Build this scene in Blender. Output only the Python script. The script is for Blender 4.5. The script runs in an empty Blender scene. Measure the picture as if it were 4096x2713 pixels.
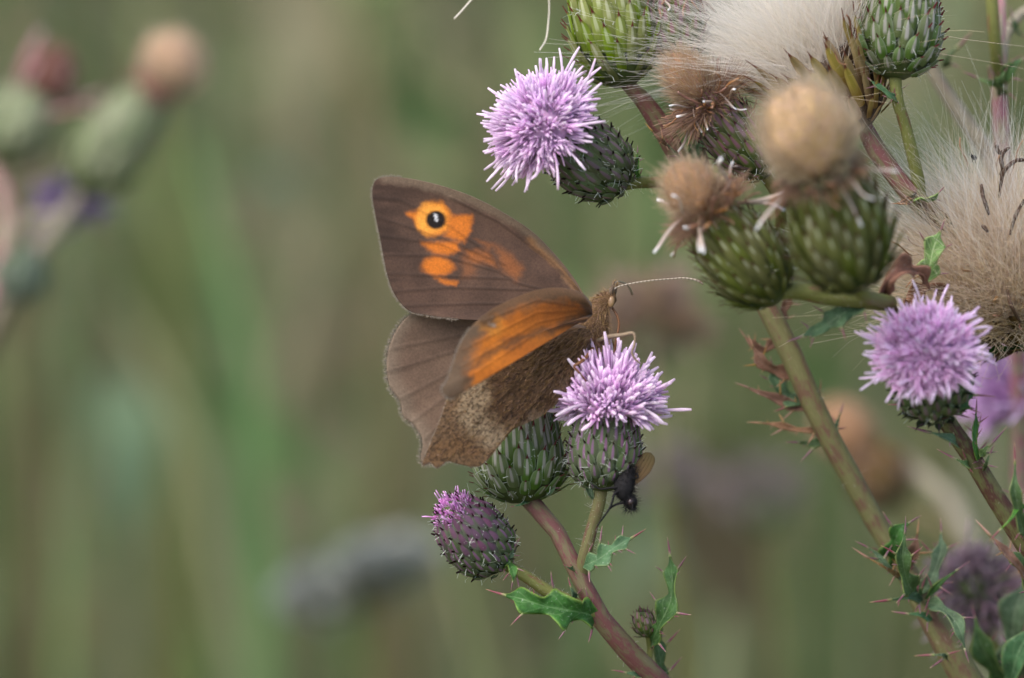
import bpy, math, random
import numpy as np
from mathutils import Matrix, Vector

random.seed(7)
RNG = np.random.default_rng(7)
SC = bpy.context.scene
COL = SC.collection

# ------------------------------------------------------------------ camera
PITCH = math.radians(18)
DIST = 600.0                      # mm, camera to focus plane
PXMM = 40.0                       # photograph pixels per mm in the focus plane
FOCUS = np.array((0.0, 0.0, 700.0))
RIGHT = np.array((1.0, 0, 0))
FWD = np.array((0, math.cos(PITCH), -math.sin(PITCH)))
UP = np.array((0, math.sin(PITCH), math.cos(PITCH)))
CAM = FOCUS - FWD * DIST
cam_data = bpy.data.cameras.new('camera')
cam = bpy.data.objects.new('camera', cam_data)
COL.objects.link(cam)
cam.location = CAM * 0.001
cam.rotation_euler = (math.pi / 2 - PITCH, 0, 0)
cam_data.sensor_width = 36.0
cam_data.lens = 36.0 * DIST / (4096 / PXMM)
cam_data.clip_start = 0.02
cam_data.clip_end = 400
cam_data.dof.use_dof = True
cam_data.dof.focus_distance = (DIST + 1.0) * 0.001
cam_data.dof.aperture_fstop = cam_data.lens / 15.0
SC.camera = cam

# ------------------------------------------------------------------ sky, sun, exposure
SUN_EL, SUN_AZ = math.radians(58), math.radians(-125)      # azimuth clockwise from +Y: over the left shoulder
world = bpy.data.worlds.new('World')
SC.world = world
world.use_nodes = True
wn = world.node_tree.nodes
sky = wn.new('ShaderNodeTexSky')
sky.sky_type = 'NISHITA'
sky.sun_disc = False
sky.sun_elevation = SUN_EL
sky.sun_rotation = SUN_AZ
sky.dust_density = 4.0
wn['Background'].inputs['Strength'].default_value = 0.14
world.node_tree.links.new(sky.outputs[0], wn['Background'].inputs['Color'])
sun_data = bpy.data.lights.new('sun', 'SUN')
sun_data.energy = 1.2
sun_data.angle = math.radians(60)
sun_data.color = (1.0, 0.96, 0.9)
sun = bpy.data.objects.new('sun', sun_data)
COL.objects.link(sun)
sdir = Vector((math.sin(SUN_AZ) * math.cos(SUN_EL), math.cos(SUN_AZ) * math.cos(SUN_EL), math.sin(SUN_EL)))
sun.rotation_euler = sdir.to_track_quat('Z', 'Y').to_euler()
sun.location = (0, 0, 3)
SC.view_settings.view_transform = 'Standard'
SC.view_settings.look = 'None'
SC.view_settings.exposure = 1.1
SC.view_settings.gamma = 1.0
SC.cycles.use_denoising = True
SC.cycles.max_bounces = 8
SC.cycles.transparent_max_bounces = 16


# ------------------------------------------------------------------ helpers
def P(px, py, dep=0.0):
    """photograph pixel + distance behind (+) or before (-) the focus plane in mm -> world mm"""
    d = DIST + dep
    k = d / DIST / PXMM
    return CAM + FWD * d + RIGHT * ((px - 2048) * k) + UP * ((1356.5 - py) * k)


def PA(px, py, dep):
    d = DIST + dep
    k = d / DIST / PXMM
    return CAM + d[:, None] * FWD + ((px - 2048) * k)[:, None] * RIGHT + ((1356.5 - py) * k)[:, None] * UP


def mm(px, dep=0.0):
    return px / PXMM * (DIST + dep) / DIST


def nrm(v):
    v = np.asarray(v, float)
    n = np.linalg.norm(v, axis=-1, keepdims=True)
    return v / np.maximum(n, 1e-9)


def lin(r, g, b):
    f = lambda x: x / 12.92 if x <= 0.04045 else ((x + 0.055) / 1.055) ** 2.4
    return np.array((f(r / 255), f(g / 255), f(b / 255)))


def spline(pts, n):
    """Catmull-Rom through the points, n samples evenly along the length"""
    p = np.asarray(pts, float)
    p = np.vstack([2 * p[0] - p[1], p, 2 * p[-1] - p[-2]])
    out = []
    for i in range(1, len(p) - 2):
        a, b, c, d = p[i - 1], p[i], p[i + 1], p[i + 2]
        k = [max(1e-6, np.linalg.norm(v)) ** .5 for v in (b - a, c - b, d - c)]
        m1 = (c - b) + k[1] * ((b - a) / k[0] - (c - a) / (k[0] + k[1]))
        m2 = (c - b) + k[1] * ((d - c) / k[2] - (d - b) / (k[1] + k[2]))
        t = np.linspace(0, 1, 24, endpoint=False)[:, None]
        out.append((2 * t ** 3 - 3 * t ** 2 + 1) * b + (t ** 3 - 2 * t ** 2 + t) * m1 + (3 * t ** 2 - 2 * t ** 3) * c + (t ** 3 - t ** 2) * m2)
    out = np.vstack(out + [p[-2][None]])
    s = np.concatenate([[0], np.cumsum(np.linalg.norm(np.diff(out[:, :3], axis=0), axis=1))])
    q = np.linspace(0, s[-1], n)
    return np.stack([np.interp(q, s, out[:, k]) for k in range(out.shape[1])], 1)


def make_mesh(name, V, F, mat, uv=None, col=None, unit=0.001, smooth=True):
    me = bpy.data.meshes.new(name)
    V = np.asarray(V, float) * unit
    if isinstance(F, np.ndarray):
        F = F.tolist()
    me.from_pydata(V.tolist(), [], F)
    if uv is not None:
        li = np.empty(len(me.loops), np.int32)
        me.loops.foreach_get('vertex_index', li)
        me.uv_layers.new(name='UVMap').data.foreach_set('uv', np.asarray(uv, np.float32)[li].ravel())
    if col is not None:
        a = me.color_attributes.new('Col', 'FLOAT_COLOR', 'POINT')
        c4 = np.ones((len(V), 4), np.float32)
        c4[:, :3] = col
        a.data.foreach_set('color', c4.ravel())
    if smooth:
        me.polygons.foreach_set('use_smooth', np.ones(len(me.polygons), bool))
    if mat is not None:
        me.materials.append(mat)
    me.update()
    return me


def link(name, me, parent=None, mat4=None, label=None, kind=None):
    o = bpy.data.objects.new(name, me)
    COL.objects.link(o)
    if parent is not None:
        o.parent = parent
    if mat4 is not None:
        o.matrix_basis = mat4
    if label:
        o['label'] = label
    if kind:
        o['kind'] = kind
    return o


def thing(name, label, category, base, group=None):
    o = bpy.data.objects.new(name, None)
    COL.objects.link(o)
    o.empty_display_size = 0.005
    o.location = np.asarray(base) * 0.001
    o['label'] = label
    o['category'] = category
    if group:
        o['group'] = group
    return o


def origin(root):
    return np.array(root.location) * 1000.0


def part(root, name, V, F, mat, uv=None, col=None, label=None, kind=None, smooth=True):
    me = make_mesh(name, np.asarray(V) - origin(root), F, mat, uv, col, smooth=smooth)
    return link(name, me, root, None, label, kind)


def sub(partobj, root, name, V, F, mat, uv=None, col=None, kind=None):
    """a sub-part given in world mm under a part whose own transform is the identity"""
    me = make_mesh(name, np.asarray(V) - origin(root), F, mat, uv, col)
    return link(name, me, partobj, None, None, kind)


def grid_faces(nu, nv, wrap=False, off=0):
    """quads of a grid stored row by row: nu rows of nv points"""
    i, j = np.meshgrid(np.arange(nu - 1), np.arange(nv if wrap else nv - 1), indexing='ij')
    j2 = (j + 1) % nv
    return (np.stack([i * nv + j, i * nv + j2, (i + 1) * nv + j2, (i + 1) * nv + j], -1).reshape(-1, 4) + off)


def frames(path):
    T = nrm(np.gradient(path, axis=0))
    a = np.array((0, 0, 1.0)) if abs(T[0][2]) < 0.9 else np.array((1.0, 0, 0))
    n = nrm(np.cross(T[0], a))
    Ns = []
    for t in T:
        n = nrm(n - t * np.dot(n, t))
        Ns.append(n)
    Ns = np.array(Ns)
    return T, Ns, np.cross(T, Ns)


def tube(path, rad, sides=10, rib=0.0, nrib=6, flat=1.0):
    path = np.asarray(path, float)
    n = len(path)
    rad = np.broadcast_to(np.asarray(rad, float), (n,))
    T, N, B = frames(path)
    th = np.linspace(0, 2 * math.pi, sides, endpoint=False)
    rr = rad[:, None] * (1 + rib * np.cos(nrib * th)[None])
    V = path[:, None] + rr[..., None] * (np.cos(th)[None, :, None] * N[:, None] + flat * np.sin(th)[None, :, None] * B[:, None])
    s = np.concatenate([[0], np.cumsum(np.linalg.norm(np.diff(path, axis=0), axis=1))])
    uv = np.stack([np.broadcast_to(np.abs(th / math.pi - 1)[None], (n, sides)), np.broadcast_to(s[:, None], (n, sides))], -1)
    V = V.reshape(-1, 3)
    F = grid_faces(n, sides, True).tolist()
    F.append(list(range(sides))[::-1])
    F.append(list(range((n - 1) * sides, n * sides)))
    return V, F, uv.reshape(-1, 2)


def merge(parts):
    V, F, U, k = [], [], [], 0
    for v, f, u in parts:
        V.append(v)
        U.append(u)
        F += [[i + k for i in q] for q in (f.tolist() if isinstance(f, np.ndarray) else f)]
        k += len(v)
    return np.vstack(V), F, np.vstack(U)


def hairs(roots, dirs, lens, width, curl=None, segs=4, tip=0.15, wob=0.0):
    """thin tapered ribbons; uv = (random per hair, 0..1 along)"""
    n = len(roots)
    t = np.linspace(0, 1, segs + 1)
    lens = np.broadcast_to(np.asarray(lens, float), (n,))
    curl = np.zeros((n, 3)) if curl is None else curl
    C = roots[:, None] + lens[:, None, None] * (dirs[:, None] * t[None, :, None] + curl[:, None] * (t ** 2)[None, :, None])
    if wob:
        w1 = RNG.normal(0, 1, (n, 3))
        C = C + (wob * lens)[:, None, None] * w1[:, None] * (np.sin(t * 7)[None, :, None] * t[None, :, None])
    side = nrm(np.cross(dirs, RNG.normal(0, 1, (n, 3))))
    wd = np.broadcast_to(np.asarray(width, float), (n,))[:, None] * (1 - (1 - tip) * t)[None] * 0.5
    L = C - side[:, None] * wd[..., None]
    R = C + side[:, None] * wd[..., None]
    V = np.stack([L, R], 2).reshape(-1, 3)
    r = RNG.random(n)
    uv = np.stack([np.broadcast_to(r[:, None, None], (n, segs + 1, 2)), np.broadcast_to(t[None, :, None], (n, segs + 1, 2))], -1).reshape(-1, 2)
    b = (np.arange(n) * 2 * (segs + 1))[:, None] + (np.arange(segs) * 2)[None]
    F = np.stack([b, b + 1, b + 3, b + 2], -1).reshape(-1, 4)
    return V, F, uv


def basis(z, hint=None):
    z = nrm(z)
    h = np.array((0.31, -0.9, 0.3)) if hint is None else np.asarray(hint, float)
    x = np.cross(h, z)
    if np.linalg.norm(x) < 1e-3:
        x = np.cross((1.0, 0, 0), z)
    x = nrm(x)
    return x, np.cross(z, x), z


def mat4(x, y, z, loc, unit=0.001):
    m = Matrix.Identity(4)
    for i in range(3):
        m[i][0], m[i][1], m[i][2], m[i][3] = x[i], y[i], z[i], loc[i] * unit
    return m


def to_ground(p, drift, d):
    """extra stem points from p (world mm) bending from direction d down to the soil"""
    p = np.asarray(p)
    e = p + np.array((drift[0], drift[1], -p[2] - 4))
    c = p + nrm(d) * 60
    return [p * (1 - t) ** 2 + c * 2 * t * (1 - t) + e * t * t for t in (.06, .14, .28, .5, .75, 1)]


# ------------------------------------------------------------------ materials
class NT:
    def __init__(self, name):
        self.m = bpy.data.materials.new(name)
        self.m.use_nodes = True
        self.t = self.m.node_tree
        self.t.nodes.clear()
        self.out = self.n('ShaderNodeOutputMaterial')

    def n(self, t, **kw):
        x = self.t.nodes.new(t)
        for k, v in kw.items():
            setattr(x, k, v)
        return x

    def set(self, sock, v):
        if isinstance(v, bpy.types.NodeSocket):
            self.t.links.new(v, sock)
        elif isinstance(v, (tuple, list, np.ndarray)) and len(v) == 3 and sock.type == 'RGBA':
            sock.default_value = (*[float(q) for q in v], 1)
        else:
            sock.default_value = v

    def math(self, op, a, b=0.0, clamp=False):
        x = self.n('ShaderNodeMath', operation=op, use_clamp=clamp)
        self.set(x.inputs[0], a)
        self.set(x.inputs[1], b)
        return x.outputs[0]

    def mix(self, f, a, b, blend='MIX'):
        x = self.n('ShaderNodeMix', data_type='RGBA', blend_type=blend)
        self.set(x.inputs[0], f)
        self.set(x.inputs[6], a)
        self.set(x.inputs[7], b)
        return x.outputs[2]

    def ramp(self, f, stops, interp='LINEAR'):
        x = self.n('ShaderNodeValToRGB')
        x.color_ramp.interpolation = interp
        e = x.color_ramp.elements
        while len(e) < len(stops):
            e.new(0.5)
        for q, (p, c) in zip(e, stops):
            q.position = p
            q.color = (*[float(k) for k in c], 1)
        self.set(x.inputs[0], f)
        return x.outputs[0]

    def smooth(self, v, a, b):
        x = self.n('ShaderNodeMapRange', interpolation_type='SMOOTHSTEP')
        self.set(x.inputs[0], v)
        x.inputs[1].default_value, x.inputs[2].default_value = a, b
        return x.outputs[0]

    def uv(self):
        c = self.n('ShaderNodeTexCoord')
        s = self.n('ShaderNodeSeparateXYZ')
        self.set(s.inputs[0], c.outputs['UV'])
        return s.outputs[0], s.outputs[1]

    def noise(self, scale, coord='Object', detail=3.0, stretch=None, rough=0.55):
        c = self.n('ShaderNodeTexCoord')
        v = c.outputs[coord]
        if stretch:
            mp = self.n('ShaderNodeMapping')
            mp.inputs['Scale'].default_value = stretch
            self.set(mp.inputs[0], v)
            v = mp.outputs[0]
        x = self.n('ShaderNodeTexNoise')
        x.inputs['Scale'].default_value = scale
        x.inputs['Detail'].default_value = detail
        x.inputs['Roughness'].default_value = rough
        self.set(x.inputs['Vector'], v)
        return x.outputs['Fac']

    def rand(self):
        return self.n('ShaderNodeObjectInfo').outputs['Random']

    def jitter(self, c, f, val=0.25, hue=0.03, sat=0.2):
        h = self.n('ShaderNodeHueSaturation')
        self.set(h.inputs['Color'], c)
        self.set(h.inputs['Value'], self.math('ADD', self.math('MULTIPLY', f, 2 * val), 1 - val))
        g = self.math('FRACT', self.math('MULTIPLY', f, 7.31))
        self.set(h.inputs['Hue'], self.math('ADD', self.math('MULTIPLY', g, 2 * hue), 0.5 - hue))
        self.set(h.inputs['Saturation'], self.math('ADD', self.math('MULTIPLY', g, 2 * sat), 1 - sat))
        return h.outputs[0]

    def finish(self, color, rough=0.6, trans=0.0, bump=None, dist=0.0001, spec=0.3, sheen=0.0):
        b = self.n('ShaderNodeBsdfPrincipled')
        self.set(b.inputs['Base Color'], color)
        self.set(b.inputs['Roughness'], rough)
        b.inputs['Specular IOR Level'].default_value = spec
        b.inputs['Sheen Weight'].default_value = sheen
        nrmout = None
        if bump is not None:
            k = self.n('ShaderNodeBump')
            k.inputs['Strength'].default_value = 0.7
            k.inputs['Distance'].default_value = dist
            self.set(k.inputs['Height'], bump)
            nrmout = k.outputs[0]
            self.set(b.inputs['Normal'], nrmout)
        s = b.outputs[0]
        if trans:
            tr = self.n('ShaderNodeBsdfTranslucent')
            self.set(tr.inputs[0], color)
            if nrmout is not None:
                self.set(tr.inputs['Normal'], nrmout)
            mx = self.n('ShaderNodeMixShader')
            mx.inputs[0].default_value = trans
            self.set(mx.inputs[1], s)
            self.set(mx.inputs[2], tr.outputs[0])
            s = mx.outputs[0]
        self.t.links.new(s, self.out.inputs['Surface'])
        return self.m


def mat_plain(name, c, rough=0.6, nscale=900, amt=0.25, trans=0.0, spec=0.3, sheen=0.0):
    m = NT(name)
    f = m.noise(nscale)
    return m.finish(m.jitter(m.mix(1.0, c, c), f, amt, 0.015, 0.15), rough, trans, f, 0.00005, spec, sheen)


def mat_bract(name, base, mark, tip, markw=0.16, y0=0.3, y1=0.85, markamt=0.8, low=None, edge=(150, 160, 140)):
    m = NT(name)
    x, y = m.uv()
    ax = m.math('ABSOLUTE', m.math('SUBTRACT', x, 0.5))
    nz = m.noise(2600, 'Object', 4)
    c = m.mix(m.smooth(nz, .3, .7), lin(*base) * 0.85, lin(*base) * 1.75)
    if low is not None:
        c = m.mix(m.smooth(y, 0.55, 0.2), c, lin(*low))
    e = m.math('MULTIPLY', m.smooth(ax, 0.36, 0.5), 0.45)
    c = m.mix(e, c, lin(*edge))
    k = m.math('MULTIPLY', m.math('MULTIPLY', m.smooth(ax, markw, markw * 0.45), m.smooth(y, y0, y0 + 0.15)), m.smooth(y, y1 + 0.06, y1 - 0.06))
    c = m.mix(m.math('MULTIPLY', k, markamt), c, lin(*mark) * 1.2)
    c = m.jitter(c, m.rand(), 0.22, 0.02, 0.2)
    c = m.mix(m.smooth(y, 0.79, 0.87), c, lin(*tip))
    return m.finish(c, 0.75, 0.1, nz, 0.0002, 0.15)


def mat_floret(name, low, high, tip, trans=0.3):
    m = NT(name)
    x, y = m.uv()
    c = m.ramp(y, [(0.0, lin(*low)), (0.45, lin(*high) * 0.8), (0.8, lin(*high)), (1.0, lin(*tip))])
    c = m.jitter(c, m.rand(), 0.14, 0.015, 0.18)
    return m.finish(c, 0.5, trans, None, spec=0.25)


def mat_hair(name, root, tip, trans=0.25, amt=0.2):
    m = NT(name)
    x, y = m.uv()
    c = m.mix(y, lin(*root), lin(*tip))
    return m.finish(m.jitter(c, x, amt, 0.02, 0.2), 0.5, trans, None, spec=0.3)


def mat_stem(name, green, red, bias=0.5, pale=(170, 165, 140)):
    m = NT(name)
    x, y = m.uv()
    n1 = m.noise(0.35, 'UV', 4, (9.0, 1.0, 1.0))
    n2 = m.noise(1.0, 'UV', 4, (26.0, 0.9, 1.0))
    n3 = m.noise(6.0, 'UV', 2, (10.0, 1.0, 1.0))
    f = m.smooth(m.math('ADD', n1, m.math('MULTIPLY', m.math('SUBTRACT', n2, 0.5), 0.6)), 0.62 - 0.3 * bias, 0.78 - 0.3 * bias)
    c = m.mix(f, m.mix(n2, lin(*green) * 0.6, lin(*green) * 1.3), m.mix(n3, lin(*red) * 0.65, lin(*red) * 1.2))
    c = m.mix(m.math('MULTIPLY', m.smooth(n2, 0.6, 0.75), 0.35), c, lin(*pale))
    c = m.mix(m.math('MULTIPLY', m.smooth(n3, 0.66, 0.76), 0.4), c, lin(*pale))
    return m.finish(c, 0.65, 0.0, n2, 0.00015, 0.25)


def mat_leaf(name, top, vein, edge):
    m = NT(name)
    x, y = m.uv()
    ax = m.math('ABSOLUTE', m.math('SUBTRACT', x, 0.5))
    nz = m.noise(700, 'Object', 4)
    nf = m.noise(3500, 'Object', 2)
    c = m.mix(m.smooth(nz, 0.3, 0.7), lin(*top) * 0.62, lin(*top) * 1.3)
    sv = m.math('ABSOLUTE', m.math('SUBTRACT', m.math('FRACT', m.math('SUBTRACT', m.math('MULTIPLY', y, 6.0), m.math('MULTIPLY', ax, 2.2))), 0.5))
    c = m.mix(m.math('MULTIPLY', m.smooth(sv, 0.1, 0.02), 0.35), c, lin(*vein))
    c = m.mix(m.math('MULTIPLY', m.smooth(ax, 0.05, 0.02), 0.7), c, lin(*vein))
    c = m.mix(m.math('MULTIPLY', m.smooth(ax, 0.4, 0.5), 0.6), c, lin(*edge))
    c = m.mix(m.math('MULTIPLY', m.smooth(nf, 0.6, 0.75), 0.2), c, lin(200, 210, 195))
    c = m.jitter(c, m.rand(), 0.15, 0.02, 0.15)
    return m.finish(c, 0.6, 0.15, nz, 0.0004, 0.25)


def mat_attr(name, nscale, amt, trans, rough=0.7, stretch=None, sheen=0.0, bump=0.00004, speck=0.0):
    m = NT(name)
    a = m.n('ShaderNodeAttribute', attribute_name='Col')
    f = m.noise(nscale, 'Object', 3, stretch, 0.7)
    f2 = m.noise(nscale * 0.17, 'Object', 3)
    k = m.math('ADD', m.math('MULTIPLY', f, 2 * amt), m.math('SUBTRACT', 1 - amt, m.math('MULTIPLY', m.math('SUBTRACT', f2, 0.5), 0.5)))
    c = m.n('ShaderNodeVectorMath', operation='SCALE')
    m.set(c.inputs[0], a.outputs['Color'])
    if speck:
        k = m.math('MULTIPLY', k, m.math('SUBTRACT', 1.0, m.math('MULTIPLY', m.smooth(m.noise(3600, 'Object', 3), .52, .6), speck)))
    m.set(c.inputs[3], k)
    return m.finish(c.outputs[0], rough, trans, f, bump, 0.2, sheen)


B_FLOWER = mat_bract('bract_green_mauve', (92, 104, 74), (148, 104, 146), (46, 24, 28), 0.15, 0.15, 0.85, 0.75)
B_PURPLE = mat_bract('bract_purple', (98, 104, 88), (122, 76, 112), (62, 24, 40), 0.34, 0.2, 0.9, 0.75)
B_DARK = mat_bract('bract_dark_green', (90, 102, 72), (130, 98, 124), (44, 28, 30), 0.2, 0.15, 0.85, 0.6)
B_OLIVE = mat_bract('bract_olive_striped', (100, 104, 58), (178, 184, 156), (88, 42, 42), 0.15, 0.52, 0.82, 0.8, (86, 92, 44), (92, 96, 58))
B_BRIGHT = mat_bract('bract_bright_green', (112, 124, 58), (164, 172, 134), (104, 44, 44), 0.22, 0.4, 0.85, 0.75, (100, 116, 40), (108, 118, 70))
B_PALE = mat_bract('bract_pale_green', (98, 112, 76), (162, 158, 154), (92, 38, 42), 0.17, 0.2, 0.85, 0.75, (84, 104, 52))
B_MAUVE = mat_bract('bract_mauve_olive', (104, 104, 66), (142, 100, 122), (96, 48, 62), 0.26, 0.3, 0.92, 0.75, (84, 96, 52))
B_TAN = mat_bract('bract_dry_tan', (160, 138, 92), (128, 114, 64), (124, 72, 54), 0.3, 0.3, 0.9, 0.5, (136, 108, 70), (180, 150, 110))
B_BROWN = mat_bract('bract_dry_brown', (104, 80, 54), (76, 58, 40), (60, 40, 30), 0.25, 0.2, 0.9, 0.6)
B_FAR = mat_bract('bract_grey_green', (124, 134, 100), (150, 156, 132), (140, 110, 110), 0.25, 0.2, 0.85, 0.5)
CORE_G = mat_plain('receptacle_green', lin(60, 72, 34))
CORE_D = mat_plain('receptacle_brown', lin(64, 46, 34))
FL_LILAC = mat_floret('floret_lilac', (224, 180, 222), (240, 214, 242), (246, 230, 246), .5)
FL_PINK = mat_floret('floret_pink', (234, 170, 214), (242, 210, 240), (242, 226, 246), .5)
FL_BUD = mat_floret('floret_magenta', (150, 80, 140), (206, 130, 204), (228, 180, 228))
FL_WHITE = mat_floret('floret_withered_white', (168, 128, 104), (206, 190, 180), (236, 240, 244))
FL_BROWN = mat_floret('floret_withered_brown', (112, 74, 50), (150, 108, 80), (176, 138, 112))
FL_MAUVE = mat_floret('floret_dull_mauve', (84, 64, 68), (146, 124, 136), (166, 148, 156))
FL_VIOLET = mat_floret('floret_violet', (150, 122, 184), (176, 146, 202), (186, 160, 210))
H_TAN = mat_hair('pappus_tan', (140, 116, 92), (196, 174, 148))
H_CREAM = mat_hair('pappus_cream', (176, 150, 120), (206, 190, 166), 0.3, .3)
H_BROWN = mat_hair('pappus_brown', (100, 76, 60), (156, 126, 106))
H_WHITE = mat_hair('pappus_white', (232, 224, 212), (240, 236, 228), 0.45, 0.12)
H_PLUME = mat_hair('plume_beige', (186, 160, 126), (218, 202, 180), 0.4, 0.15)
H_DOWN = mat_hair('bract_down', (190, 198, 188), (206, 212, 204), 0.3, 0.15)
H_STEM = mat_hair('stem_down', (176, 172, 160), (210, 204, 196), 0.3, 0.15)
CORE_CREAM = mat_plain('pappus_core', lin(174, 146, 114), 0.9, 300, 0.3, 0.0, 0.1)
CORE_TAN = mat_plain('pappus_core_tan', lin(140, 110, 84), 0.9, 1200, 0.3, 0.0, 0.1)
CORE_LILAC = mat_plain('corolla_lilac', lin(220, 178, 216), .8, 2200, .25, .2, .1)
S_RED = mat_stem('stem_red_purple', (116, 108, 80), (118, 76, 74), 0.75)
S_OLIVE = mat_stem('stem_olive', (112, 116, 62), (116, 84, 62), 0.3)
S_MIX = mat_stem('stem_green_red', (112, 110, 72), (108, 82, 66), 0.5)
S_BROWN = mat_stem('stem_dark_brown', (100, 100, 62), (82, 54, 44), 0.7)
S_PINK = mat_stem('stem_pale_pink', (164, 156, 132), (176, 118, 132), 0.7, (190, 176, 168))
S_PALE = mat_stem('stem_pale', (142, 136, 118), (134, 120, 108), 0.4, (156, 152, 142))
L_GREEN = mat_leaf('leaf_green', (66, 98, 52), (100, 126, 84), (120, 136, 72))
L_BRIGHT = mat_leaf('leaf_bright_green', (88, 126, 62), (150, 176, 120), (150, 170, 100))
L_BLUE = mat_leaf('leaf_blue_green', (72, 102, 70), (104, 128, 96), (118, 136, 92))
L_DRY = mat_leaf('leaf_dry_orange', (124, 92, 68), (116, 92, 72), (140, 112, 82))
L_DARK = mat_leaf('leaf_dark', (58, 82, 36), (70, 60, 40), (60, 44, 34))


def mat_spine(name, a, b, c):
    m = NT(name)
    x, y = m.uv()
    k = m.ramp(y, [(0.0, lin(*a)), (0.3, lin(*b)), (0.75, lin(*b) * 1.1), (1.0, lin(*c))])
    return m.finish(m.jitter(k, m.rand(), 0.2, 0.02, 0.2), 0.4, 0.1, None, spec=0.45)


SP_PINK = mat_spine('spine_magenta', (140, 150, 100), (124, 76, 88), (176, 146, 116))
SP_TAN = mat_spine('spine_orange', (140, 124, 80), (156, 116, 86), (180, 150, 116))


# ------------------------------------------------------------------ shared unit meshes
def unit_bract(mat, wide):
    ys = np.array([0, .12, .3, .48, .64, .76, .85, .91, .98, 1.12])
    hw = np.array([.34, .45, .5, .5, .44, .34, .2, .1, .055, .0]) if wide else np.array([.4, .48, .5, .48, .44, .38, .28, .15, .07, .0])
    xs = np.linspace(-1, 1, 5)
    V, U = [], []
    for y, h in zip(ys, hw):
        for s in xs:
            z = (0.4 if wide else .24) * (1 - abs(s) ** 1.6) * (0.3 + h) - 0.16 * y * y + max(0, y - 0.84) * 1.2
            V.append((s * h, y, z))
            U.append((0.5 + 0.5 * s, y / 1.1 if y < 1 else 1.0))
    return make_mesh('bract', V, grid_faces(len(ys), 5), mat, U, unit=1.0)


def unit_floret(mat, rng, style, bend, lobes=5):
    parts = []
    bx = rng.normal(0, bend, 2)
    z = np.linspace(0, 0.55, 4)
    curve = lambda t: np.stack([bx[0] * t ** 2, bx[1] * t ** 2, t], -1)
    v, f, u = tube(curve(z), np.array([.016, .017, .022, .034]), 6)
    parts.append((v, f, np.stack([np.zeros(len(v)), v[:, 2]], 1)))
    for k in range(lobes):
        a = 2 * math.pi * k / max(1, lobes) + rng.normal(0, .2)
        sp = rng.uniform(.03, .13)
        t = np.linspace(0, 1, 4)
        top = rng.uniform(.72, .95)
        zz = 0.52 + (top - 0.52) * t
        r = .026 + sp * t ** 1.3
        pth = curve(zz) + np.stack([np.cos(a) * r, np.sin(a) * r, 0 * t], -1)
        v, f, u = tube(pth, np.array([.012, .016, .018, .013]), 5)
        parts.append((v, f, np.stack([np.zeros(len(v)), v[:, 2]], 1)))
    if style > 0:
        t = np.linspace(0.5, style, 6)
        b2 = rng.normal(0, .05, 2)
        pth = curve(t) + np.stack([b2[0] * (t - .5) ** 2 * 4, b2[1] * (t - .5) ** 2 * 4, 0 * t], -1)
        v, f, u = tube(pth, np.array([.021, .023, .022, .022, .028, .017]), 6)
        parts.append((v, f, np.stack([np.zeros(len(v)), np.minimum(v[:, 2], 1.0)], 1)))
    V, F, U = merge(parts)
    return make_mesh('floret', V, F, mat, U, unit=1.0)


def unit_rod(mat, rng, bend, name='withered_floret'):
    t = np.linspace(0, 1, 9)
    b1, b2 = rng.normal(0, bend, 2), rng.normal(0, bend * .35, 2)
    pth = np.stack([b1[0] * t ** 2 + b2[0] * np.sin(6 * t), b1[1] * t ** 2 + b2[1] * np.sin(5 * t), t], -1)
    v, f, u = tube(pth, .012 + .034 * np.clip(np.sin(np.clip(t * 1.05, 0, 1) * 2.6 - .3), .1, 1), 6, flat=0.6)
    return make_mesh(name, v, f, mat, np.stack([np.zeros(len(v)), np.clip(v[:, 2], 0, 1)], 1), unit=1.0)


def unit_spine(mat, rng):
    t = np.linspace(0, 1, 6)
    b = rng.normal(0, .05, 2)
    pth = np.stack([b[0] * t ** 2, b[1] * t ** 2, t], -1)
    v, f, u = tube(pth, .075 * (1 - t) ** .8 + .008, 6)
    return make_mesh('spine', v, f, mat, np.stack([np.zeros(len(v)), np.clip(v[:, 2], 0, 1)], 1), unit=1.0)


NPR = np.random.default_rng(11)
CACHE = {}


def pool(kind, mat, *a):
    k = (kind, mat.name, a)
    if k not in CACHE:
        if kind == 'bract':
            CACHE[k] = [unit_bract(mat, a[0])]
        elif kind == 'floret':
            CACHE[k] = [unit_floret(mat, NPR, s, a[0]) for s in (0.96, 1.05, 0.9, 1.12, 0, 0, 0.98, 0, 1.3, 1.22, 1.38, 1.15)]
        elif kind == 'rod':
            CACHE[k] = [unit_rod(mat, NPR, a[0]) for _ in range(6)]
        else:
            CACHE[k] = [unit_spine(mat, NPR) for _ in range(4)]
    return CACHE[k]


PROF = {
    'urn': ([0, .06, .18, .34, .48, .62, .78, .9, 1], [.3, .6, .86, .99, 1.0, .95, .84, .76, .72]),
    'bell': ([0, .05, .14, .28, .42, .6, .8, .92, 1], [.3, .6, .86, .99, 1.0, .96, .86, .8, .76]),
    'long': ([0, .05, .15, .3, .48, .68, .85, 1], [.26, .52, .8, .97, 1.0, .9, .74, .62]),
    'cup': ([0, .06, .18, .36, .6, .8, 1], [.3, .56, .78, .92, 1.0, 1.06, 1.12]),
    'egg': ([0, .06, .18, .34, .5, .66, .8, .9, .97, 1], [.34, .64, .88, 1.0, 1.0, .93, .76, .54, .3, .12]),
}
GOLD = math.radians(137.508)


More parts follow.
